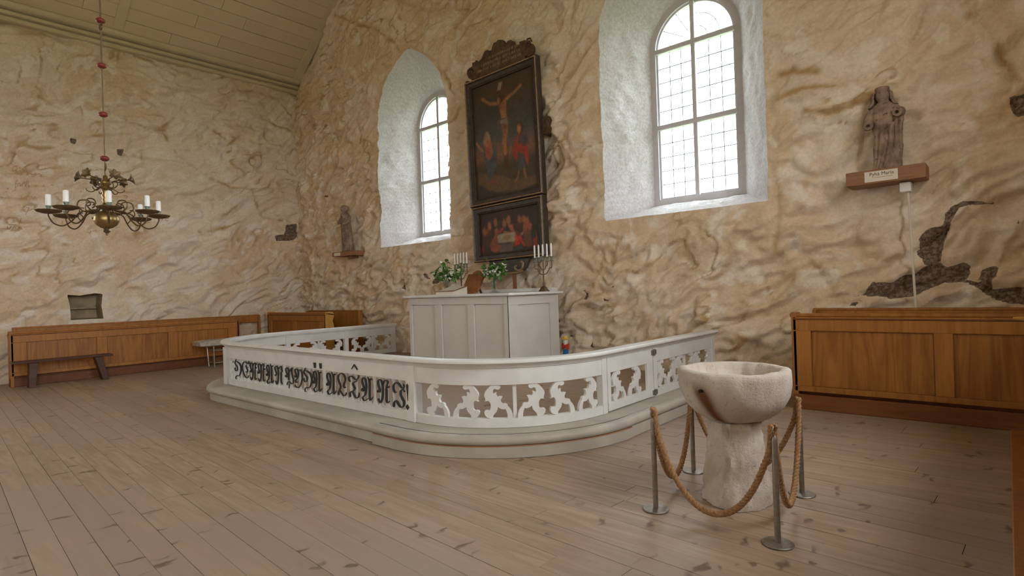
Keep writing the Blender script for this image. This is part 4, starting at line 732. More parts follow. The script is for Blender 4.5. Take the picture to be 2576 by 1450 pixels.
# ================================================================== altar
AX0, AX1, AY0, AY1, AZ = -7.70, -5.43, 6.10, 7.30, 1.375
altar = empty('altar_table', ((AX0 + AX1) / 2, 6.7, ZP), label='white panelled altar table standing inside the rail', cat='altar')
P_(altar, 'body', box(AX0 + .02, AX1 - .02, AY0 + .03, AY1, ZP + .002, AZ), M_WHITE2)
def framed_front(root, axis, c, a0, a1, z0, z1, cells, sgn, bz, tz, mat, pmat, th=.022):
    """stiles and rails proud of recessed panels; cells = list of (from,to)"""
    def b(s, e, u, v, d0, d1):
        lo, hi = sorted((c + sgn * d0, c + sgn * d1))
        return box(s, e, lo, hi, u, v) if axis == 'x' else box(lo, hi, s, e, u, v)
    P_(root, 'rail_top', b(a0, a1, tz, z1, 0, th), mat, bevel=.004); P_(root, 'rail_bottom', b(a0, a1, z0, bz, 0, th), mat, bevel=.004)
    edges = [a0] + [v for cc in cells for v in cc] + [a1]
    for s, e in zip(edges[::2], edges[1::2]):
        if e - s > .01: P_(root, 'stile', b(s, e, bz, tz, 0, th), mat, bevel=.004)
    for s, e in cells: P_(root, 'panel', b(s + .004, e - .004, bz + .004, tz - .004, 0, .006), pmat, bevel=.002)
W3 = (AX1 - AX0) / 3
framed_front(altar, 'x', AY0 + .03, AX0, AX1, ZP + .004, AZ, [(AX0 + .07, AX0 + .66), (AX0 + .82, AX0 + 1.42), (AX0 + 1.56, AX0 + 2.17)], -1, ZP + .2, AZ - .12, M_WHITE2, M_WHITE2, .03)
framed_front(altar, 'y', AX1 - .02, AY0, AY1, ZP + .004, AZ, [(AY0 + .2, AY1 - .22)], 1, ZP + .2, AZ - .14, M_WHITE2, M_WHITE2, .025)
P_(altar, 'top', box(AX0 - .09, AX1 + .07, AY0 - .06, AY1 + .06, AZ, AZ + .04), M_WHITE, bevel=.012)
ATOP = AZ + .04
solo('altar_ledge', box(AX0 + .5, AX1 - .05, AY1 - .10, AY1 + .055, ATOP + .001, ATOP + .06), M_WHITE, bevel=.006, label='low white ledge along the rear edge of the altar top', cat='ledge')

# ---- things on the altar
def candelabrum(x, y, z, label):
    r = empty('candelabrum', (x, y, z), label=label, cat='candelabrum', group='five-armed candelabra on the altar')
    part(r, 'foot', lathe([(.0, 0), (.085, 0), (.082, .012), (.06, .04), (.045, .07), (.018, .085), (.0, .086)], 20, fn=lambda rr, zz, a: rr * (1 + .06 * math.cos(8 * a))), M_BRONZE, 40)
    part(r, 'stem', lathe([(.012, .08), (.016, .12), (.010, .16), (.013, .25), (.009, .34), (.011, .40), (.008, .46), (.008, .49)], 10), M_BRONZE, 60)
    D = (.98, -.19)
    for s, ro, zb in ((-1, .2, .27), (1, .2, .27), (-1, .1, .345), (1, .1, .345)):
        pts = [(0, zb), (.35 * ro, zb + .01), (.62 * ro, zb + .06), (.75 * ro, zb + .095), (ro, zb + .105), (ro, .50)] if ro > .15 else [(0, zb), (.4 * ro, zb + .012), (.65 * ro, zb + .05), (ro, zb + .07), (ro, .50)]
        part(r, 'arm', tube(smoothpath([(s * a * D[0], s * a * D[1], b) for a, b in pts], 5), .0065, 7), M_BRONZE, 60)
    for u in (-.2, -.1, 0, .1, .2):
        cx, cy, h = u * D[0], u * D[1], (.02 if u == 0 else 0)
        s = part(r, 'socket', tr(lathe([(.006, .47), (.034, .475), (.034, .479), (.012, .482), (.017, .50), (.012, .515), (.02, .535), (.036, .54), (.036, .544), (.0, .545)], 12), cx, cy, h), M_GREENISH, 40)
        part(r, 'candle', lathe([(.0135, .54), (.0135, .72), (.011, .735), (.003, .752), (0, .753)], 10, cx, cy), M_CANDLE, 50)
    return r
candelabrum(-5.52, 7.06, ATOP, 'tall bronze candelabrum with five white candles at the outer end of altar')
candelabrum(-7.46, 7.12, ATOP, 'bronze candelabrum partly hidden behind the flower vase on altar')
leafm = make_mesh('leaf', [(0, 0, 0), (.018, .012, .006), (.024, .032, .004), (.014, .056, -.004), (0, .072, -.012), (-.014, .056, -.004), (-.024, .032, .004), (-.018, .012, .006), (0, .03, -.006)],
                  [(0, 1, 8), (1, 2, 8), (2, 3, 8), (3, 4, 8), (4, 5, 8), (5, 6, 8), (6, 7, 8), (7, 0, 8)], M_LEAF)
_bv = []; _bf = []
for k in range(5):
    a = k * 2 * math.pi / 5; c, s = math.cos(a), math.sin(a); b = len(_bv)
    for (u, v, zz) in ((0, 0, 0), (.014, .011, .012), (.026, 0, .017), (.014, -.011, .012)): _bv.append((u * c - v * s, u * s + v * c, zz))
    _bf.append((b, b + 1, b + 2, b + 3))
blosm = make_mesh('blossom', _bv, _bf, M_BLOSSOM)
def flower_vase(x, y, z, kind, label, seed):
    rg = random.Random(seed); r = empty('flower_vase', (x, y, z), label=label, cat='vase', group='glass vases of cut flowers on the altar')
    if kind == 0: prof = [(.0, 0), (.05, 0), (.052, .012), (.04, .04), (.05, .09), (.066, .16), (.078, .23), (.082, .25), (.076, .25), (.06, .16), (.045, .09), (.02, .04), (0, .035)]
    else: prof = [(.0, 0), (.075, 0), (.078, .012), (.055, .03), (.018, .05), (.016, .075), (.035, .10), (.058, .16), (.068, .24), (.07, .26), (.064, .26), (.052, .16), (.03, .11), (0, .1)]
    part(r, 'vase', lathe(prof, 24, fn=lambda rr, zz, a: rr * (1 + .035 * (1 if int(a / (2 * math.pi) * 24) % 2 else -1))), M_CRYSTAL)
    tops = []
    for k in range(15):
        a = rg.uniform(0, 2 * math.pi); e = rg.uniform(.05, 1) ** .7; l = rg.uniform(.15, .34)
        d = Vector((math.cos(a) * e * 1.5, math.sin(a) * e * .9, 1.15 - .75 * e)).normalized()
        if k == 0: d = Vector((-.35, 0, .95)).normalized(); l = .40
        if k == 1: d = Vector((.85, -.1, .55)).normalized(); l = .40
        p0 = Vector((d.x * .02, d.y * .02, .06)); p1 = Vector((d.x * .04, d.y * .04, .25)); p2 = p1 + d * l - Vector((0, 0, .05 * e))
        P = [Vector(q) for q in smoothpath([p0, p1, p1 + d * l * .55, p2], 5)]
        part(r, 'stem', tube(P, .0035, 5), M_LEAF); tops.append((p1, d, l, p2))
    for p1, d, l, p2 in tops:
        for j in range(rg.randint(5, 8)):
            q = p1 + d * l * rg.uniform(.25, 1.0) + Vector([rg.uniform(-.035, .035) for _ in range(3)])
            link('leaf', leafm, r, q, (rg.uniform(-1.2, 1.0), rg.uniform(-.8, .8), rg.uniform(0, 6.28)), [rg.uniform(1.0, 1.6)] * 3)
        for j in range(rg.randint(2, 4)):
            q = p1 + d * l * rg.uniform(.35, .95) + Vector([rg.uniform(-.045, .045) for _ in range(3)]) + Vector((0, -.02, 0))
            link('blossom', blosm, r, q, (rg.uniform(-1.6, .4), rg.uniform(-.8, .8), rg.uniform(0, 6.28)), [rg.uniform(.9, 1.5)] * 3)
    return r
flower_vase(-7.20, 6.53, ATOP, 0, 'tapered cut-glass vase of white blossoms and leaves behind the white book', 3)
flower_vase(-6.28, 6.72, ATOP, 1, 'footed cut-glass vase of white blossoms beside the wooden lectern', 8)
# reading desk seen from behind
ld = empty('table_lectern', (-6.79, 6.66, ATOP), (0, 0, R_(2)), label='brown wooden table lectern with arched top leaning on the altar', cat='lectern')
bd = [(-.18, 0), (.18, 0), (.18, .36), (.11, .36), (.09, .41), (.04, .44), (-.04, .44), (-.09, .41), (-.11, .36), (-.18, .36)]
Mt = Matrix.Rotation(R_(-33), 4, 'X')
part(ld, 'board', xf(plate(bd, -.012, .012), Matrix.Translation((0, 0, .02)) @ Mt), M_LECT, bevel=.004)
part(ld, 'moulding', xf(join(box(-.185, .185, -.022, .022, .345, .365), box(-.185, -.165, -.02, .02, .02, .345), box(.165, .185, -.02, .02, .02, .345)), Matrix.Translation((0, 0, .02)) @ Mt), M_LECT, bevel=.003)
part(ld, 'foot', tube([(-.15, -.02, .016), (.15, -.02, .016)], .016, 10), M_LECT)
part(ld, 'prop', xf(box(-.02, .02, .0, .012, .0, .24), Matrix.Translation((0, .29, .0)) @ Matrix.Rotation(R_(30), 4, 'X')), M_LECT)
# white wedge-shaped book box
bk = empty('book_rest', (-6.93, 6.36, ATOP), (0, 0, R_(4)), label='white wedge-shaped book rest with brown edged lid near altar front', cat='book rest')
wv = [(-.2, -.14, 0), (.19, -.14, 0), (.19, .2, 0), (-.2, .2, 0), (-.2, -.14, .045), (.19, -.14, .045), (.19, .2, .125), (-.2, .2, .125)]
part(bk, 'body', (wv, [(0, 3, 2, 1), (4, 5, 6, 7), (0, 1, 5, 4), (1, 2, 6, 5), (2, 3, 7, 6), (3, 0, 4, 7)]), M_PAPER)
lv = [(x * 1.02, y * 1.02, z + d) for d in (0, .008) for (x, y, z) in wv[4:]]
part(bk, 'lid', (lv, [(0, 3, 2, 1), (4, 5, 6, 7), (0, 1, 5, 4), (1, 2, 6, 5), (2, 3, 7, 6), (3, 0, 4, 7)]), M_LECT)
lv = [(x * .9, y * .9, z + .0105) for (x, y, z) in wv[4:]]
part(bk, 'cover', (lv, [(0, 1, 2, 3)]), M_PAPER)
# small coloured figure on the floor behind the altar's outer corner
ty = empty('toy_figure', (-5.385, 7.40, ZP), label='small blue, red and yellow figure on the platform beside altar', cat='figure'); ty.scale = (.85, .85, .9)
part(ty, 'leg', join(box(-.05, .05, -.03, .03, 0, .16), box(-.05, .05, -.03, .03, .19, .31)), M_BLUE, bevel=.008)
part(ty, 'band', box(-.051, .051, -.031, .031, .16, .19), M_PAPER)
part(ty, 'bow', plate([(-.07, .31), (0, .36), (.07, .31), (.075, .42), (0, .39), (-.075, .42)], -.03, .03), M_TOYRED, bevel=.006)
part(ty, 'head', lathe([(0, .39), (.035, .395), (.05, .43), (.05, .47), (.03, .5), (0, .505)], 14), M_PAPER, 50)
part(ty, 'hat', lathe([(0, .495), (.075, .495), (.075, .51), (.045, .52), (.04, .55), (0, .555)], 14), M_YEL, 40)

# ================================================================== altarpiece
TH = R_(1.3); apc = empty('altarpiece', (-6.618, 7.50, 2.0), (0, -TH, 0), label='tall black-framed painted altarpiece with carved crest hung above the altar', cat='altarpiece')
def canvas(name, x0, x1, z0, z1, step, bgf, shapes, gain):
    xs = np.linspace(x0, x1, int((x1 - x0) / step) + 1); zs = np.linspace(z0, z1, int((z1 - z0) / step) + 1)
    gx, gz = np.meshgrid(xs, zs); jx = gx + .025 * (fbm(gx * 9, gz * 9, 3, 5) - .5); jz = gz + .025 * (fbm(gx * 9 + 3, gz * 9, 3, 6) - .5)
    col = bgf((gz - z0) / (z1 - z0), gx, gz)
    for s in shapes:
        if s[0] == 'p': sd = np.where(inside(jx, jz, s[1]), 1, -1) * polydist(jx, jz, s[1], True)
        elif s[0] == 's': sd = s[2] / 2 - polydist(jx, jz, s[1], False)
        else: sd = (1 - np.hypot((jx - s[1][0][0]) / (s[2]), (jz - s[1][0][1]) / (s[3]))) * min(s[2], s[3])
        a = (sstep(-.016, .03, sd) * .84)[..., None]; c = np.array(s[-1], float)
        shade = (.86 + .34 * fbm(gx * 7, gz * 7, 3, 21))[..., None]
        col = col * (1 - a) + c * shade * a
    col = lin(np.clip(col, 0, 255)) * gain; nu, nv = len(xs), len(zs)
    V = np.stack([gx.ravel(), np.zeros(gx.size), gz.ravel()], 1); idx = np.arange(nu * nv).reshape(nv, nu)
    q = np.stack([idx[:-1, :-1], idx[:-1, 1:], idx[1:, 1:], idx[1:, :-1]], -1).reshape(-1, 4)
    me = bpy.data.meshes.new(name); me.from_pydata(V.tolist(), [], q.tolist())
    at = me.color_attributes.new('paint', 'FLOAT_COLOR', 'POINT'); at.data.foreach_set('color', np.concatenate([col.reshape(-1, 3), np.ones((gx.size, 1))], 1).astype(np.float32).ravel())
    me.materials.append(attr_mat('oil_painting_' + name, 'paint', .5)); return link(name, me, apc, (0, .02, 0))
def lerp_stops(t, stops):
    ks = [s[0] for s in stops]; return np.stack([np.interp(t, ks, [s[1][i] for s in stops]) for i in range(3)], -1)
def bg1(t, gx, gz):
    c = lerp_stops(t, [(0, (44, 34, 24)), (.12, (82, 60, 36)), (.26, (66, 54, 40)), (.36, (108, 76, 54)), (.44, (88, 72, 62)), (.52, (66, 62, 58)), (.75, (62, 52, 42)), (1, (64, 52, 38))])
    return c * (.82 + .4 * fbm(gx * 2.2, gz * 2.2, 4, 2))[..., None]
def bg2(t, gx, gz):
    return lerp_stops(t, [(0, (46, 32, 22)), (.5, (56, 38, 26)), (1, (54, 38, 28))]) * (.75 + .5 * fbm(gx * 4, gz * 4, 4, 9))[..., None]
PG = 1.35
canvas('crucifixion_canvas', -.74, .75, 1.13, 3.27, .0085, bg1, PAINT1, PG)
canvas('supper_canvas', -.72, .74, .05, .92, .0085, bg2, PAINT2, PG)
def picture_frame(x0, x1, z0, z1, wd):
    """mitred moulding, dark flat with a paler outer and inner bead"""
    pr = [(0, .06), (0, -.045), (.012, -.06), (.03, -.06), (.045, -.035), (wd - .035, -.02), (wd - .015, -.03), (wd, -.02), (wd, .03)]
    V, F = [], []; m = len(pr)
    for sx, sz in ((0, 0), (1, 0), (1, 1), (0, 1)):
        for d, y in pr: V.append(((x1 - d if sx else x0 + d), y, (z1 - d if sz else z0 + d)))
    for i in range(4):
        k = (i + 1) % 4
        for j in range(m - 1): F.append((i * m + j, k * m + j, k * m + j + 1, i * m + j + 1))
    return V, F
part(apc, 'upper_frame', picture_frame(-.86, .865, 1.03, 3.37, .135), M_FRAME, 25)
part(apc, 'lower_frame', picture_frame(-.83, .84, .0, 1.02, .135), M_FRAME, 25)
def bead(x0, x1, z0, z1, y, r): return join(*[tube([a, b], r, 6) for a, b in (((x0, y, z0), (x1, y, z0)), ((x1, y, z0), (x1, y, z1)), ((x1, y, z1), (x0, y, z1)), ((x0, y, z1), (x0, y, z0)))])
part(apc, 'frame_bead', bead(-.838, .843, 1.052, 3.348, -.06, .011), M_GILT); part(apc, 'frame_bead', bead(-.808, .818, .022, .998, -.06, .011), M_GILT)
part(apc, 'backboard', box(-.82, .83, .045, .10, .02, 3.34), M_FRAME)
part(apc, 'crest', plate([(x, z) for x, z in CREST][::-1], -.02, .05), M_CREST, bevel=.008)
for cx, cz, r in ((-.705, 3.545, .075), (.7, 3.62, .075)):
    part(apc, 'volute', tube([(cx + r * (1 - t / 14) * math.cos(t * .9), -.026, cz + r * (1 - t / 14) * 1.2 * math.sin(t * .9)) for t in range(12)], .014, 6), M_CREST)
rg = random.Random(5)
for row, (z, xa, xb) in enumerate(((3.475, -.52, .52), (3.56, -.42, .50), (3.645, -.22, .46))):
    S = []; x = xa
    while x < xb:
        h = rg.uniform(.03, .05); S.append([(x, z, .35), (x + .006, z + h, .35)]); x += rg.choice((.018, .022, .03, .05))
    part(apc, 'lettering', stroke_vf(S, -.0235, -.021), M_TEXTG, kind='stuff')
part(apc, 'pendant_board', plate([(x, z) for x, z in PEND], .0, .05), M_FRAME, bevel=.006)
part(apc, 'pendant_scroll', tube([(x, -.01, z) for x, z in smoothpath(VOLUTE, 5)], .022, 8), M_GILT, 60)
part(apc, 'pendant_rail', tube([(-.35, .0, PEND[7][1] + .005), (PEND[6][0], .0, PEND[6][1] + .01), (PEND[5][0], 0, PEND[5][1])], .022, 8), M_GILT, 60)
part(apc, 'support_stick', box(.055, .105, .0, .05, -.56, PEND[7][1]), M_SHELF)
part(apc, 'wall_bracket', plate([(.85, 2.03), (.93, 2.06), (.965, 2.13), (.965, 2.33), (.85, 2.33)], .03, .31), M_CREST, bevel=.006)
for x in (-.5, .5): part(apc, 'hanger', box(x - .03, x + .03, .10, .33, 2.9, 2.96), M_FRAME)

# ================================================================== pews
def bench_end(depth, h):
    """side profile in (depth, z): straight foot, rounded head"""
    return [(0, 0), (depth, 0), (depth, h - .3), (depth - .03, h - .2), (depth + .0, h - .12), (depth + .012, h - .06), (depth - .02, h - .008), (depth - .07, h), (0, h)]
def desk(name, label, L, H, cells, grp, plinth=.14, plinth_out=.03, ends=(True, True), loc=(0, 0, 0), rz=0, endmat=None):
    """panelled pew desk; local x along its length, its face towards -y"""
    r = empty(name, loc, (0, 0, rz), label=label, cat='pew', group=grp)
    part(r, 'plinth', box(0, L, -plinth_out, .05, 0.002, plinth), M_PLINTH, bevel=.006)
    gp = .035; part(r, 'backing', box(.02, L - .02, .0, .025, plinth + gp, H - .03), M_OAK)
    part(r, 'recess_shade_board', box(.02, L - .02, .05, .06, plinth - .02, plinth + gp + .02), M_PLINTH)  # dark board painting in the shade of the groove above the plinth
    tz, bz = H - .185, plinth + gp + .06
    def b(a, c, z0, z1, y0): return box(a, c, y0, .0, z0, z1)
    part(r, 'rail_top', b(.02, L - .02, tz, H - .03, -.030), M_OAK, bevel=.005); part(r, 'rail_bottom', b(.02, L - .02, plinth + gp, bz, -.030), M_OAK, bevel=.005)
    ed = [.02] + [v for c in cells for v in c] + [L - .02]
    for s, e in zip(ed[::2], ed[1::2]): part(r, 'stile', b(s, e, bz, tz, -.030), M_OAK, bevel=.005)
    for s, e in cells: part(r, 'panel', b(s + .007, e - .007, bz + .007, tz - .007, -.006), M_OAKP)
    part(r, 'cap_mould', tube([(.03, -.026, H - .052), (L - .03, -.026, H - .052)], .012, 8), M_PLINTH, 60)
    part(r, 'cap', tube([(-.01, .0, H - .012), (L + .01, .0, H - .012)], .024, 10), M_OAKV, 60)
    part(r, 'book_ledge', xf(box(0, L, 0, .22, -.02, 0), Matrix.Translation((0, .0, H - .005)) @ Matrix.Rotation(R_(-10), 4, 'X')), M_OAKV)
    for k, x in enumerate((0, L)):
        if ends[k]:
            V, F = plate([(d, z) for d, z in bench_end(.2, H + .022)], 0, .055); V = [(x + (y if k == 0 else -y), -.03 + xx, z) for xx, y, z in V]
            part(r, 'end_post', (V, F), endmat or M_OAKV, bevel=.006)
    return r
def bench(name, label, L, H, grp, loc, rz, back=.28, depth=.42):
    r = empty(name, loc, (0, 0, rz), label=label, cat='bench', group=grp)
    part(r, 'seat', box(0, L, 0, depth, .42, .46), M_OAKV, bevel=.006)
    part(r, 'back_board', box(.03, L - .03, depth + .02, depth + .05, H - back, H - .01), M_OAK, bevel=.006)
    part(r, 'top_rail', tube([(0, depth + .035, H - .005), (L, depth + .035, H - .005)], .02, 8), M_OAKV, 60)
    part(r, 'kick_board', box(.05, L - .05, .06, .085, .003, .42), M_OAKV)
    for x in (0, L - .045): part(r, 'end_post', box(x, x + .045, 0 if 0 else depth - .04, depth + .07, 0.002, H), M_OAKV, bevel=.012)
    for x in (0.02, L / 2, L - .065): part(r, 'leg', box(x, x + .045, .03, depth - .02, .002, .42), M_OAKV)
    return r
# right part of the altar wall
desk('pew_desk', 'long honey-brown panelled pew desk before the altar wall near stone font', 3.0, 1.07, [(.20, 1.31), (1.46, 2.57)], 'pew desks along the walls', .165, .045, (True, False), (-1.88, 6.985, 0), 0)
bench('wall_bench', 'brown bench against the altar wall under the crowned statue', 2.9, 1.10, 'benches against the walls', (-1.78, 7.10, 0), 0, .5, .40)
# left wall
desk('pew_desk', 'long three-panelled brown pew desk in front of the wall with niche', 4.06, .985, [(.24, 1.30), (1.47, 2.56), (2.74, 3.80)], 'pew desks along the walls', .155, .02, (True, True), (-13.57, 1.675, 0), R_(90))
bench('wall_bench', 'brown open-backed bench against the long wall below the niche', 4.7, 1.045, 'benches against the walls', (-13.80, 1.8, 0), R_(90), .17, .36)
# corner behind the rail
desk('pew_desk', 'short brown pew desk with pale end post in the far corner', 2.75, 1.09, [(.2, 1.28), (1.44, 2.5)], 'pew desks along the walls', .15, .02, (True, True), (-14.03, 6.66, 0), 0, M_OAKL)
bench('wall_bench', 'short brown bench against altar wall below the small bareheaded statue', 2.35, 1.10, 'benches against the walls', (-13.5, 7.0, 0), 0, .5, .42)
# desk along the right wall, only its far end in view
rd = desk('pew_desk', 'dark brown pew desk standing on its own wooden platform by right picture edge', 4.6, 1.07, [(.2, 2.2), (2.4, 4.4)], 'pew desks along the walls', .12, 0, (False, True), (.13, 6.42, .115), R_(-90))
part(rd, 'cap_end', tube([(0, -.11, .955), (.0, -.02, .955), (.0, .05, .955)], [.012, .022, .024], 10), M_OAKL, 60)
solo('pew_platform', box(-.02, XR - .04, 1.7, 6.45, .002, .113), M_OAKV, bevel=.006, label='low brown wooden platform under the pew desk by right picture edge', cat='platform')

# dark red plank bench
pb = empty('plank_bench', (-13.18, 2.4, 0), label='low dark red plank bench in front of the long pew desk', cat='bench')
part(pb, 'seat', box(-.13, .13, -.76, .72, .445, .485), M_DARKWOOD, bevel=.008)
for y, s in ((-.46, .03), (.5, -.10)):
    V, F = box(-.10, .10, -.06, .06, 0, .445); V = [(x * (1.15 if z == 0 else .9), yy * (.8 if z == 0 else 1) + y - s * (1 - z / .445), max(z, .002)) for x, yy, z in V]
    part(pb, 'leg', (V, F), M_DARKWOOD, bevel=.005)
# pale slab on chromed tube legs
st = empty('slab_table', (-13.15, 5.45, 0), label='pale thick slab bench on slim chrome tube legs left of the rail', cat='bench')
def slab():
    V, F = [], []; nx, ny = 8, 24
    for s in (0, 1):
        for j in range(ny + 1):
            for i in range(nx + 1):
                u, v = i / nx * 2 - 1, j / ny * 2 - 1; ex = 1 - .12 * abs(v) ** 6
                x = u * .24 * ex + .02 * (float(vnoise(j * .6, i * .2 + s, 3)) - .5) * abs(u) ** 3; y = v * .80 + .03 * (float(vnoise(i * .7, s, 5)) - .5)
                e = max(abs(u), abs(v)) ** 10; V.append((x, y, (.445 + .03 * e) if s == 0 else (.59 - .03 * e)))
    w = nx + 1; N1 = w * (ny + 1)
    for j in range(ny):
        for i in range(nx): a = j * w + i; F += [(a, a + w, a + w + 1, a + 1), (N1 + a, N1 + a + 1, N1 + a + w + 1, N1 + a + w)]
    bd = [i for i in range(w)] + [j * w + nx for j in range(1, ny + 1)] + [ny * w + i for i in range(nx - 1, -1, -1)] + [j * w for j in range(ny - 1, 0, -1)]
    for a, b in zip(bd, bd[1:] + bd[:1]): F.append((a, b, N1 + b, N1 + a))
    return V, F
part(st, 'slab', slab(), M_SLAB, 50)
for sx in (-1, 1):
    for sy in (-1, 1): part(st, 'leg', tube([(sx * .19, sy * .52, .47), (sx * .15, sy * .50, .002)], .016, 8), M_CHROME, 60)
bars = []
for z in (.36, .09):
    k = .19 - .04 * (1 - z / .47)
    for sx in (-1, 1): bars.append(tube([(sx * k, -.51, z), (sx * k, .51, z)], .006, 6))
    for sy in (-1, 1): bars.append(tube([(-k, sy * .51, z), (k, sy * .51, z)], .006, 6))
for b in bars: part(st, 'stretcher', b, M_CHROME)

# ================================================================== stone font
FX, FY = -1.395, 3.79
font = empty('stone_font', (FX, FY, 0), label='rough pale stone font bowl on a tapering stone pedestal', cat='font')
def stone_mat():
    m, nt, b = nodes_of('font_stone'); P = N(nt, 'ShaderNodeNewGeometry').outputs['Position']; O = N(nt, 'ShaderNodeTexCoord').outputs['Object']
    n1 = noise(nt, P, 6, 5, .6); n2 = noise(nt, P, 45, 5, .6); n3 = noise(nt, P, 120, 3, .6)
    c = mixc(nt, ramp(nt, n1, .3, .7), (.62, .53, .44), (.74, .66, .58)); c = mixc(nt, ramp(nt, n2, .58, .75), c, (.42, .33, .25))
    # rust running down from the iron pin on the outside of the bowl
    sep = N(nt, 'ShaderNodeSeparateXYZ'); nt.links.new(O, sep.inputs[0])
    at = N(nt, 'ShaderNodeMath', operation='ARCTAN2'); nt.links.new(sep.outputs[1], at.inputs[0]); nt.links.new(sep.outputs[0], at.inputs[1])
    da = N(nt, 'ShaderNodeMath', operation='SUBTRACT'); nt.links.new(at.outputs[0], da.inputs[0]); da.inputs[1].default_value = RUST_A
    zz = N(nt, 'ShaderNodeMath', operation='MULTIPLY_ADD'); nt.links.new(sep.outputs[2], zz.inputs[0]); zz.inputs[1].default_value = .9; zz.inputs[2].default_value = -.765 * .9
    sk = N(nt, 'ShaderNodeMath', operation='ADD'); nt.links.new(da.outputs[0], sk.inputs[0]); nt.links.new(zz.outputs[0], sk.inputs[1])
    ab = N(nt, 'ShaderNodeMath', operation='ABSOLUTE'); nt.links.new(sk.outputs[0], ab.inputs[0])
    wb = N(nt, 'ShaderNodeMath', operation='MULTIPLY_ADD'); nt.links.new(n1, wb.inputs[0]); wb.inputs[1].default_value = -.22; nt.links.new(ab.outputs[0], wb.inputs[2])
    s1 = ramp(nt, wb.outputs[0], .20, -.06); s2 = ramp(nt, sep.outputs[2], .86, .74); s3 = ramp(nt, sep.outputs[2], .53, .58)
    m1 = N(nt, 'ShaderNodeMath', operation='MULTIPLY'); nt.links.new(s1, m1.inputs[0]); nt.links.new(s2, m1.inputs[1])
    m2 = N(nt, 'ShaderNodeMath', operation='MULTIPLY'); nt.links.new(m1.outputs[0], m2.inputs[0]); nt.links.new(s3, m2.inputs[1])
    c = mixc(nt, m2.outputs[0], c, (.19, .075, .032))
    nt.links.new(c, b.inputs['Base Color']); b.inputs['Roughness'].default_value = .95; b.inputs['Specular IOR Level'].default_value = .1
    bump(nt, b, noise(nt, P, 60, 6, .7), .8, .012); return m
RUST_A = math.atan2(-.971, -.234)
M_FONT = stone_mat()
def rough(VF, amp, sc, seed):
    V = np.array(VF[0]); a = np.arctan2(V[:, 1], V[:, 0]); r = np.hypot(V[:, 0], V[:, 1])
    k = 1 + amp * (fbm(np.cos(a) * sc + V[:, 2] * sc * 1.3 + 20, np.sin(a) * sc - V[:, 2] * sc + 20, 4, seed) - .5) / np.maximum(r, .1)
    V[:, 0] *= k; V[:, 1] *= k
    V[:, 2] += np.where(r > .26, .014 * (fbm(np.cos(a) * 3 + 9, np.sin(a) * 3 + 9, 3, seed + 1) - .5), 0) * (V[:, 2] > .8)
    return V.tolist(), VF[1]
prof = [(0, .55), (.15, .55), (.20, .565), (.255, .60), (.30, .65), (.332, .71), (.350, .78), (.354, .84), (.350, .872), (.338, .884), (.318, .888), (.298, .886), (.286, .876), (.272, .84), (.25, .79), (.21, .74), (.14, .705), (.06, .69), (0, .688)]
part(font, 'bowl', rough(lathe(prof, 72), .045, 5, 3), M_FONT, 60)
prof = [(0, .004), (.222, .004), (.224, .03), (.218, .12), (.205, .25), (.190, .36), (.180, .46), (.176, .495), (.190, .505), (.194, .525), (.184, .545), (.14, .552), (0, .552)]
def sq(r, z, a):
    a2 = a + R_(28); e = 3.2; k = (abs(math.cos(a2)) ** e + abs(math.sin(a2)) ** e) ** (-1 / e); t = min(1, max(0, (.5 - z) / .35)); return r * (1 + (k - 1.06) * .62 * t)
pv = []
for (r0, z0), (r1, z1) in zip(prof[:-1], prof[1:]):
    ns = max(1, int(abs(z1 - z0) / .02)); pv += [(r0 + (r1 - r0) * k / ns, z0 + (z1 - z0) * k / ns) for k in range(ns)]
pv.append(prof[-1]); pv = [(r * (.90 if z < .5 else .86), z) for r, z in pv]; part(font, 'pedestal', rough(lathe(pv, 64, fn=sq), .05, 7, 9), M_FONT, 60)
pa = RUST_A; part(font, 'iron_pin', tr(lathe([(0, -.02), (.011, -.02), (.012, .006), (0, .009)], 10), 0, 0, 0), M_DARK)
pin = [o for o in bpy.data.objects if o.parent == font and o.name.startswith('iron_pin')][0]
pin.location = (.350 * math.cos(pa), .350 * math.sin(pa), .775); pin.rotation_euler = (0, R_(90), pa)

# rope barrier round the font
SPOS = [(-1.754, 3.339), (-1.872, 4.195), (-.995, 3.288), (-1.09, 4.154)]
SLAB = ['slim steel rope stanchion nearest the altar step, at the front of the font', 'slim steel rope stanchion behind the font beside the altar step', 'slim steel rope stanchion nearest the camera, in front of the font', 'slim steel rope stanchion behind the font towards the pew desk']
PH = .59
s0 = empty('rope_stanchion', (*SPOS[0], 0), cat='stanchion', group='rope stanchions round the font')
part(s0, 'base_disc', lathe([(0, .002), (.082, .002), (.084, .006), (.080, .011), (.03, .014), (0, .014)], 32), M_STEEL, 40)
part(s0, 'post', lathe([(.0165, .012), (.0165, PH - .02), (.012, PH), (.005, PH + .012), (0, PH + .013)], 14), M_STEEL, 40)
part(s0, 'eye', tube([(.0, .026 * math.cos(t), PH + .036 + .026 * math.sin(t)) for t in [k * 2 * math.pi / 16 for k in range(17)]], .004, 6), M_STEEL)
for k in range(1, 4): c = copy_tree(s0); c.location = (*SPOS[k], 0); c['label'] = SLAB[k]
s0['label'] = SLAB[0]
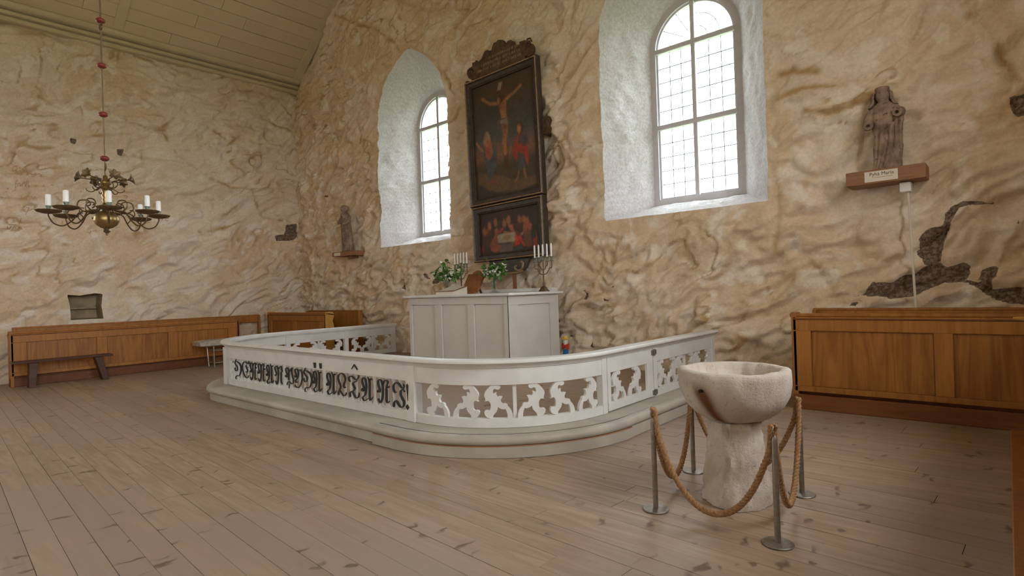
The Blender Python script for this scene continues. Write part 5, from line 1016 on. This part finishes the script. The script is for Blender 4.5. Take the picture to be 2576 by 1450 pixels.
def rope(i, j, zlow, label, zt=PH + .026):
    a, b = Vector((*SPOS[i], zt)), Vector((*SPOS[j], zt)); L = (b - a).length; sag = zt - zlow
    lo, hi = L * .01, L * 5
    for _ in range(60):
        c = (lo + hi) / 2
        if c * (math.cosh(L / 2 / c) - 1) > sag: lo = c
        else: hi = c
    n = 150; P = []
    for k in range(n + 1):
        u = math.sinh((2 * k / n - 1) * math.asinh(math.sinh(min(60, L / 2 / c)))) ; t = c * math.asinh(u)
        P.append(a.lerp(b, .5 + t / L) * 1.0); P[-1].z = zlow + c * (math.cosh(t / c) - 1)
    h = (b - a); h.z = 0; h.normalize()      # rounded turn over the eye at either end
    cut = [p for p in P if (p - a).to_2d().length > .03 and (p - b).to_2d().length > .03 and p.z < zt - .03]
    head = [a + Vector((0, 0, .028)), a + h * .016 + Vector((0, 0, .022))]; tail = [b - h * .016 + Vector((0, 0, .022)), b + Vector((0, 0, .028))]
    P = [Vector(q) for q in smoothpath(head + cut[::6] + tail, 6)]; n = len(P) - 1
    out = []; d = 0; dist = [0]
    for p, q in zip(P[:-1], P[1:]): d += (q - p).length; dist.append(d)
    for s in range(3):
        Q = []
        for k, p in enumerate(P):
            tt = (P[min(k + 1, n)] - P[max(k - 1, 0)]).normalized(); sd = Vector((-(b - a).y, (b - a).x, 0)).normalized(); up = tt.cross(sd)
            ph = dist[k] / .075 * 2 * math.pi + s * 2 * math.pi / 3; Q.append(p + (sd * math.cos(ph) + up * math.sin(ph)) * .0095)
        out.append(tube(Q, .0105, 6))
    o = P[0].copy(); r = empty('barrier_rope', (o.x, o.y, 0), label=label, cat='rope', group='ropes of the font barrier')
    for q in out: part(r, 'strand', ([(v[0] - o.x, v[1] - o.y, v[2]) for v in q[0]], q[1]), M_ROPE, 70)
rope(0, 2, .075, 'brown twisted rope sagging nearly to the floor across the front of font')
rope(0, 1, .10, 'brown twisted rope hanging on the altar side of the font')
rope(2, 3, .085, 'brown twisted rope hanging in a narrow loop on the right of font')
rope(1, 3, .10, 'brown twisted rope hanging behind the font pedestal')

# ================================================================== chandelier
CHX, CHY = XC, 1.55
ch = empty('chandelier', (CHX, CHY, 2.12), label='brass ball chandelier with eight white candles on a rod with red balls', cat='chandelier')
def C_(name, VF, mat, s=60, **k): return part(ch, name, ([(v[0], v[1], v[2] - 2.12) for v in VF[0]], VF[1]), mat, s, **k)
C_('finial', lathe([(0, 2.115), (.012, 2.12), (.01, 2.132), (.014, 2.14), (.028, 2.15), (.03, 2.157), (.014, 2.166), (.022, 2.176), (.02, 2.182)], 16), M_BRONZE)
C_('ball', lathe([(.02, 2.18), (.05, 2.19), (.085, 2.215), (.103, 2.25), (.105, 2.275), (.095, 2.31), (.07, 2.335), (.04, 2.35), (.03, 2.36)], 32), M_BRASS)
C_('stem', lathe([(.03, 2.355), (.036, 2.37), (.03, 2.385), (.055, 2.395), (.055, 2.405), (.03, 2.415), (.024, 2.44), (.034, 2.46), (.024, 2.475), (.036, 2.50), (.026, 2.52), (.034, 2.545), (.022, 2.56), (.04, 2.57), (.045, 2.585), (.028, 2.60), (.05, 2.62), (.05, 2.635), (.025, 2.65), (.02, 2.69), (.012, 2.70), (.0, 2.702)], 20), M_BRASS)
C_('hook', tube(smoothpath([(0, 0, 2.69), (0, 0, 2.74), (.02, 0, 2.76), (.035, 0, 2.79), (.03, 0, 2.81)], 5), .007, 6), M_BRONZE)
C_('rod', tube([(0, 0, 2.70), (0, 0, ZFLAT)], .0065, 8), M_BRONZE)
for z in (2.864, 3.293, 3.77, 4.209, 4.65, 5.1):
    C_('red_ball', lathe([(0, z - .026), (.02, z - .024), (.037, z - .012), (.041, z), (.037, z + .012), (.02, z + .024), (0, z + .026)], 18), M_RED)
C_('ring', tube([(.03 * math.cos(t), 0, 4.15 + .03 * math.sin(t)) for t in [k * 2 * math.pi / 14 for k in range(15)]], .009, 6), M_BRONZE)
th0 = math.atan2(-CHY, -CHX) + R_(3)
def pol(a, r, z): return (r * math.cos(a), r * math.sin(a), z)
for k in range(8):
    a = th0 + k * math.pi / 4
    am = C_('arm', join(tube([pol(a, r, z) for r, z in smoothpath([(.05, 2.40), (.09, 2.35), (.16, 2.335), (.22, 2.38), (.205, 2.44), (.14, 2.445), (.12, 2.41), (.15, 2.39)], 5)], .006, 6),
        tube([pol(a, r, z) for r, z in smoothpath([(.10, 2.35), (.20, 2.33), (.26, 2.25), (.33, 2.195), (.40, 2.215), (.435, 2.28), (.435, 2.31)], 5)], .0065, 6),
        tube([pol(a, r, z) for r, z in smoothpath([(.26, 2.26), (.30, 2.30), (.285, 2.34), (.25, 2.345)], 4)], .005, 6)), M_BRONZE)
    x, y, _ = pol(a, .435, 0); J = Matrix.Translation((x, y, 0))
    V, F = xf(lathe([(0, 2.305), (.05, 2.306), (.088, 2.318), (.100, 2.332), (.096, 2.336), (.05, 2.318), (0, 2.316)], 36, fn=lambda r, z, t: r * (1 + .05 * math.cos(12 * t) * (r > .07))), J); C_('drip_pan', (V, F), M_BRONZE)
    C_('socket', lathe([(.012, 2.31), (.02, 2.325), (.016, 2.35), (.024, 2.372), (.024, 2.376), (0, 2.377)], 12, x, y), M_GREENISH)
    C_('candle', lathe([(.0215, 2.372), (.0215, 2.475), (.015, 2.482), (0, 2.484)], 14, x, y), M_CANDLE)
for k in range(6):
    a = th0 + .3 + k * math.pi / 3
    C_('scroll_arm', join(tube([pol(a, r, z) for r, z in smoothpath([(.03, 2.585), (.07, 2.58), (.10, 2.615), (.085, 2.65), (.06, 2.64), (.10, 2.655), (.155, 2.66), (.19, 2.665)], 5)], .005, 6),
        tube([pol(a, r, z) for r, z in smoothpath([(.04, 2.585), (.08, 2.555), (.11, 2.535), (.145, 2.545), (.155, 2.565)], 4)], .0045, 6)), M_BRONZE)
    # lily-shaped flower facing outwards
    V, F = lathe([(.008, 0), (.012, .012), (.03, .03), (.05, .042), (.045, .046), (.02, .03), (0, .02)], 24, fn=lambda r, z, t: r * (1 + .18 * math.cos(6 * t) * (r > .02)))
    Mx = Matrix.Translation(pol(a, .185, 2.665)) @ Matrix.Rotation(a, 4, 'Z') @ Matrix.Rotation(R_(72), 4, 'Y'); C_('flower', xf((V, F), Mx), M_BRONZE, 40)

# ================================================================== statues on shelves
def statue_mesh(H, seed, crown):
    """carved standing figure in a pleated robe, back against the wall, facing -y; folds are carved creases in the front"""
    pr = [(0, .150, .11), (.02, .154, .115), (.12, .146, .11), (.27, .158, .112), (.30, .150, .108), (.42, .150, .108), (.50, .156, .11), (.58, .176, .112), (.66, .176, .11), (.73, .160, .102), (.775, .134, .094), (.805, .098, .08), (.828, .068, .066), (.845, .060, .062),
          (.862, .070, .072), (.885, .080, .086), (.915, .082, .09), (.94, .077, .084), (.952, .066, .070), (.96, .064, .068), (1.0, .066, .070)] if crown else \
         [(0, .160, .12), (.03, .150, .115), (.10, .142, .11), (.25, .136, .105), (.40, .130, .10), (.55, .124, .096), (.66, .128, .098), (.73, .130, .094), (.79, .112, .086), (.825, .074, .066), (.845, .054, .056),
          (.865, .064, .068), (.895, .085, .088), (.93, .090, .094), (.96, .083, .086), (.985, .06, .064), (1.0, .02, .02)]
    # creases: (points (u across the front -1..1, t up), width, depth); negative depth = raised ridge
    cr = [([(-.05, .50), (-.25, .30), (-.62, .02)], .05, .026), ([(.12, .50), (-.02, .28), (-.30, .02)], .045, .03), ([(.45, .58), (.46, .40), (.42, .28)], .04, .03), ([(.72, .62), (.74, .40), (.70, .26)], .05, .022),
          ([(-.55, .46), (-.66, .25), (-.8, .03)], .045, .022), ([(.38, .24), (.10, .17), (.30, .10), (.05, .03)], .05, .03), ([(.66, .22), (.45, .14), (.62, .05)], .05, .026), ([(-.45, .46), (.05, .50), (.55, .60), (.8, .66)], .035, .024),
          ([(-.40, .44), (.08, .47), (.6, .57)], .05, -.022), ([(.62, .30), (.40, .26), (.25, .215)], .04, -.025), ([(-.30, .74), (.0, .68), (.30, .74)], .05, .014), ([(-.35, .66), (.0, .60), (.35, .66)], .05, .014)]
    if not crown: cr = [([(x + .1 * math.sin(x * 9 + seed), .60), (x * 1.2 + .05, .3), (x * 1.25, .02)], .045, .024) for x in (-.62, -.36, -.12, .1, .33, .58)] + [([(-.5, .73), (0, .66), (.5, .73)], .05, .02), ([(-.6, .16), (-.1, .10), (.5, .17)], .05, .02), ([(-.35, .80), (0, .775), (.35, .80)], .03, -.02)]
    n = 72; zs = []
    for (a, b) in zip(pr[:-1], pr[1:]):
        m = max(1, int((b[0] - a[0]) / .009)); zs += [tuple(a[i] + (b[i] - a[i]) * k / m for i in range(3)) for k in range(m)]
    zs.append(pr[-1]); Z = np.array(zs); m = len(zs)
    A = (2 * np.pi * np.arange(n) / n)[None, :]; T = Z[:, 0][:, None]; k = np.ones((m, n)); U = np.cos(A) * np.ones((m, 1)); front = np.clip(-np.sin(A) * 4, 0, 1)
    dep = np.zeros((m, n))
    for pts, w, dp in cr: dep += dp * np.exp(-(polydist(U * .5, T * 1.4, [(p[0] * .5, p[1] * 1.4) for p in smoothpath(pts, 6)], False) / w) ** 2)
    head = (T > .855) & (T < .95); g = lambda x, s: np.exp(-(x / s) ** 2)
    fa = A - 1.5 * np.pi
    k = k + np.where(head, .13 * g(fa, .16) * g(T - .905, .012) + .07 * g(fa, .16) * g(T - .872, .01) - .12 * g(np.abs(fa) - .32, .14) * g(T - .917, .009) - .06 * g(fa, .2) * g(T - .887, .004), 0)
    k = k * (1 + .03 * (fbm(U * 6 + 9, T * 12 + seed, 3, 5) - .5) * (T < .85))
    lean = .03 * np.sin(T * 3.2 + seed) * H
    X = Z[:, 1][:, None] * k * np.cos(A) * H + lean; Y = Z[:, 2][:, None] * k * np.sin(A) * H + dep * front * H * 1.25
    V = np.stack([X, Y, T * H * np.ones((1, n))], -1).reshape(-1, 3).tolist(); F = []
    for j in range(m - 1):
        for i in range(n): l = (i + 1) % n; F.append((j * n + i, j * n + l, (j + 1) * n + l, (j + 1) * n + i))
    F.append(tuple(range(n - 1, -1, -1))); q = (m - 1) * n; F.append(tuple(q + i for i in range(n)))
    return V, F
s1 = empty('saint_statue', (-.985, 7.50, 2.655), label='carved wooden statue of a crowned robed figure without hands above pew desk', cat='statue', group='carved wooden saints on wall shelves')
Hs = .905; part(s1, 'figure', statue_mesh(Hs, .4, True), M_STATUE, 60)
for s, zs_, yy in ((-1, .555, -.115), (1, .665, -.10)):
    part(s1, 'arm', tube(smoothpath([(s * .09, -.01, .73 * Hs), (s * .135, -.03, .66 * Hs), (s * .15, -.06, zs_ * Hs), (s * .135, yy - .03, (zs_ - .015) * Hs)], 5), [.05] * 6 + [.054] * 5 + [.048] * 5, 14), M_STATUE, 60)
    part(s1, 'wrist_hole_shade', tube([(s * .137, yy - .025, (zs_ - .015) * Hs), (s * .131, yy - .04, (zs_ - .017) * Hs)], .016, 10), M_DARK)  # near-black plug, the shade inside the hole put in as colour
part(s1, 'crown', lathe([(.064 * Hs, .948 * Hs), (.074 * Hs, .95 * Hs), (.078 * Hs, 1.0 * Hs), (.072 * Hs, 1.012 * Hs), (.06 * Hs, 1.0 * Hs), (0, .995 * Hs)], 20, .03 * math.sin(3.2 + .4) * Hs, 0), M_STATUE, 50)
V = []; F = []; ox = .03 * math.sin(3.2 + .4) * Hs; m = 15       # veil falling behind the face to the shoulders
for k, (t, r) in enumerate(((.955, .072), (.93, .094), (.89, .098), (.85, .098), (.81, .118), (.77, .148))):
    for i in range(m):
        a = R_(-35) + R_(250) * i / (m - 1); V.append((ox * (1 - k * .05) + r * Hs * math.cos(a), .9 * r * Hs * math.sin(a) - .004, t * Hs))
F = [(k * m + i, k * m + i + 1, (k + 1) * m + i + 1, (k + 1) * m + i) for k in range(5) for i in range(m - 1)]
vo = part(s1, 'veil', (V, F), M_STATUE, 60); md = vo.modifiers.new('thick', 'SOLIDIFY'); md.thickness = .014
s2 = empty('saint_statue', (-11.72, 7.50, 2.505), (0, 0, R_(8)), label='small dark wooden statue of a bareheaded robed figure between corner and window', cat='statue', group='carved wooden saints on wall shelves')
H2 = .86 * 1.27; part(s2, 'figure', statue_mesh(H2, 1.7, False), M_STATUE, 60)
part(s2, 'arm', tube(smoothpath([(-.12, -.01, .74 * H2), (-.165, -.05, .66 * H2), (-.12, -.12, .62 * H2), (-.03, -.13, .64 * H2)], 5), .04, 12), M_STATUE, 60)
part(s2, 'arm', tube(smoothpath([(.12, 0, .74 * H2), (.155, -.04, .66 * H2), (.12, -.11, .60 * H2), (.04, -.12, .58 * H2)], 5), .04, 12), M_STATUE, 60)
sh = empty('wall_shelf', (-.985, 7.6, 2.5), label='thick reddish wooden wall shelf with white name card under the crowned statue', cat='shelf', group='wooden wall shelves')
part(sh, 'beam', box(-.375, .365, -.22, .13, 0, .155), M_SHELF, bevel=.006)
part(sh, 'name_card', box(-.19, .12, -.224, -.2205, .02, .135), M_PAPER)
tc = bpy.data.curves.new('card_text', 'FONT'); tc.body = 'Pyhä Maria'; tc.size = .052; tc.align_x = 'CENTER'; tc.extrude = .0005; tc.materials.append(M_BLACK)
tmp = bpy.data.objects.new('tmp', tc); COL.objects.link(tmp); tm = bpy.data.meshes.new_from_object(tmp.evaluated_get(bpy.context.evaluated_depsgraph_get())); bpy.data.objects.remove(tmp)
link('card_text', tm, sh, (-.03, -.2245, .085), (R_(90), 0, 0))
part(sh, 'card_line', box(-.12, .07, -.2255, -.2245, .062, .068), M_INK)
sh2 = empty('wall_shelf', (-11.70, 7.6, 2.39), (0, 0, R_(8)), label='small brown wooden wall shelf with paper card under the bareheaded statue', cat='shelf', group='wooden wall shelves')
part(sh2, 'beam', box(-.42, .42, -.22, .13, 0, .105), M_SHELF, bevel=.006)
part(sh2, 'name_card', box(-.34, -.13, -.224, -.2205, .012, .085), M_PAPER)
part(sh2, 'bracket', box(-.05, .12, -.1, .12, -.05, 0), M_SHELF, bevel=.01)
jb = empty('spotlight_box', (-.815, 7.55, 2.385), label='small white box under the shelf with a thin pipe down the wall', cat='box')
part(jb, 'box', box(-.055, .05, -.05, .10, 0, .108), M_CANDLE, bevel=.012)
part(jb, 'pipe', tube([(.015, .02, 0), (.03, .02, -.6), (.045, .04, -1.32)], .012, 8), M_PAPER)
# outside: unseen grass plane, added to block low sky and bounce light upwards
solo('ground', ([(-90, -90, -.35), (90, -90, -.35), (90, 90, -.35), (-90, 90, -.35)], [(0, 1, 2, 3)]), simple('bounce_meadow', (.20, .25, .12), .9, 0, .2, .3, 0), kind='structure')
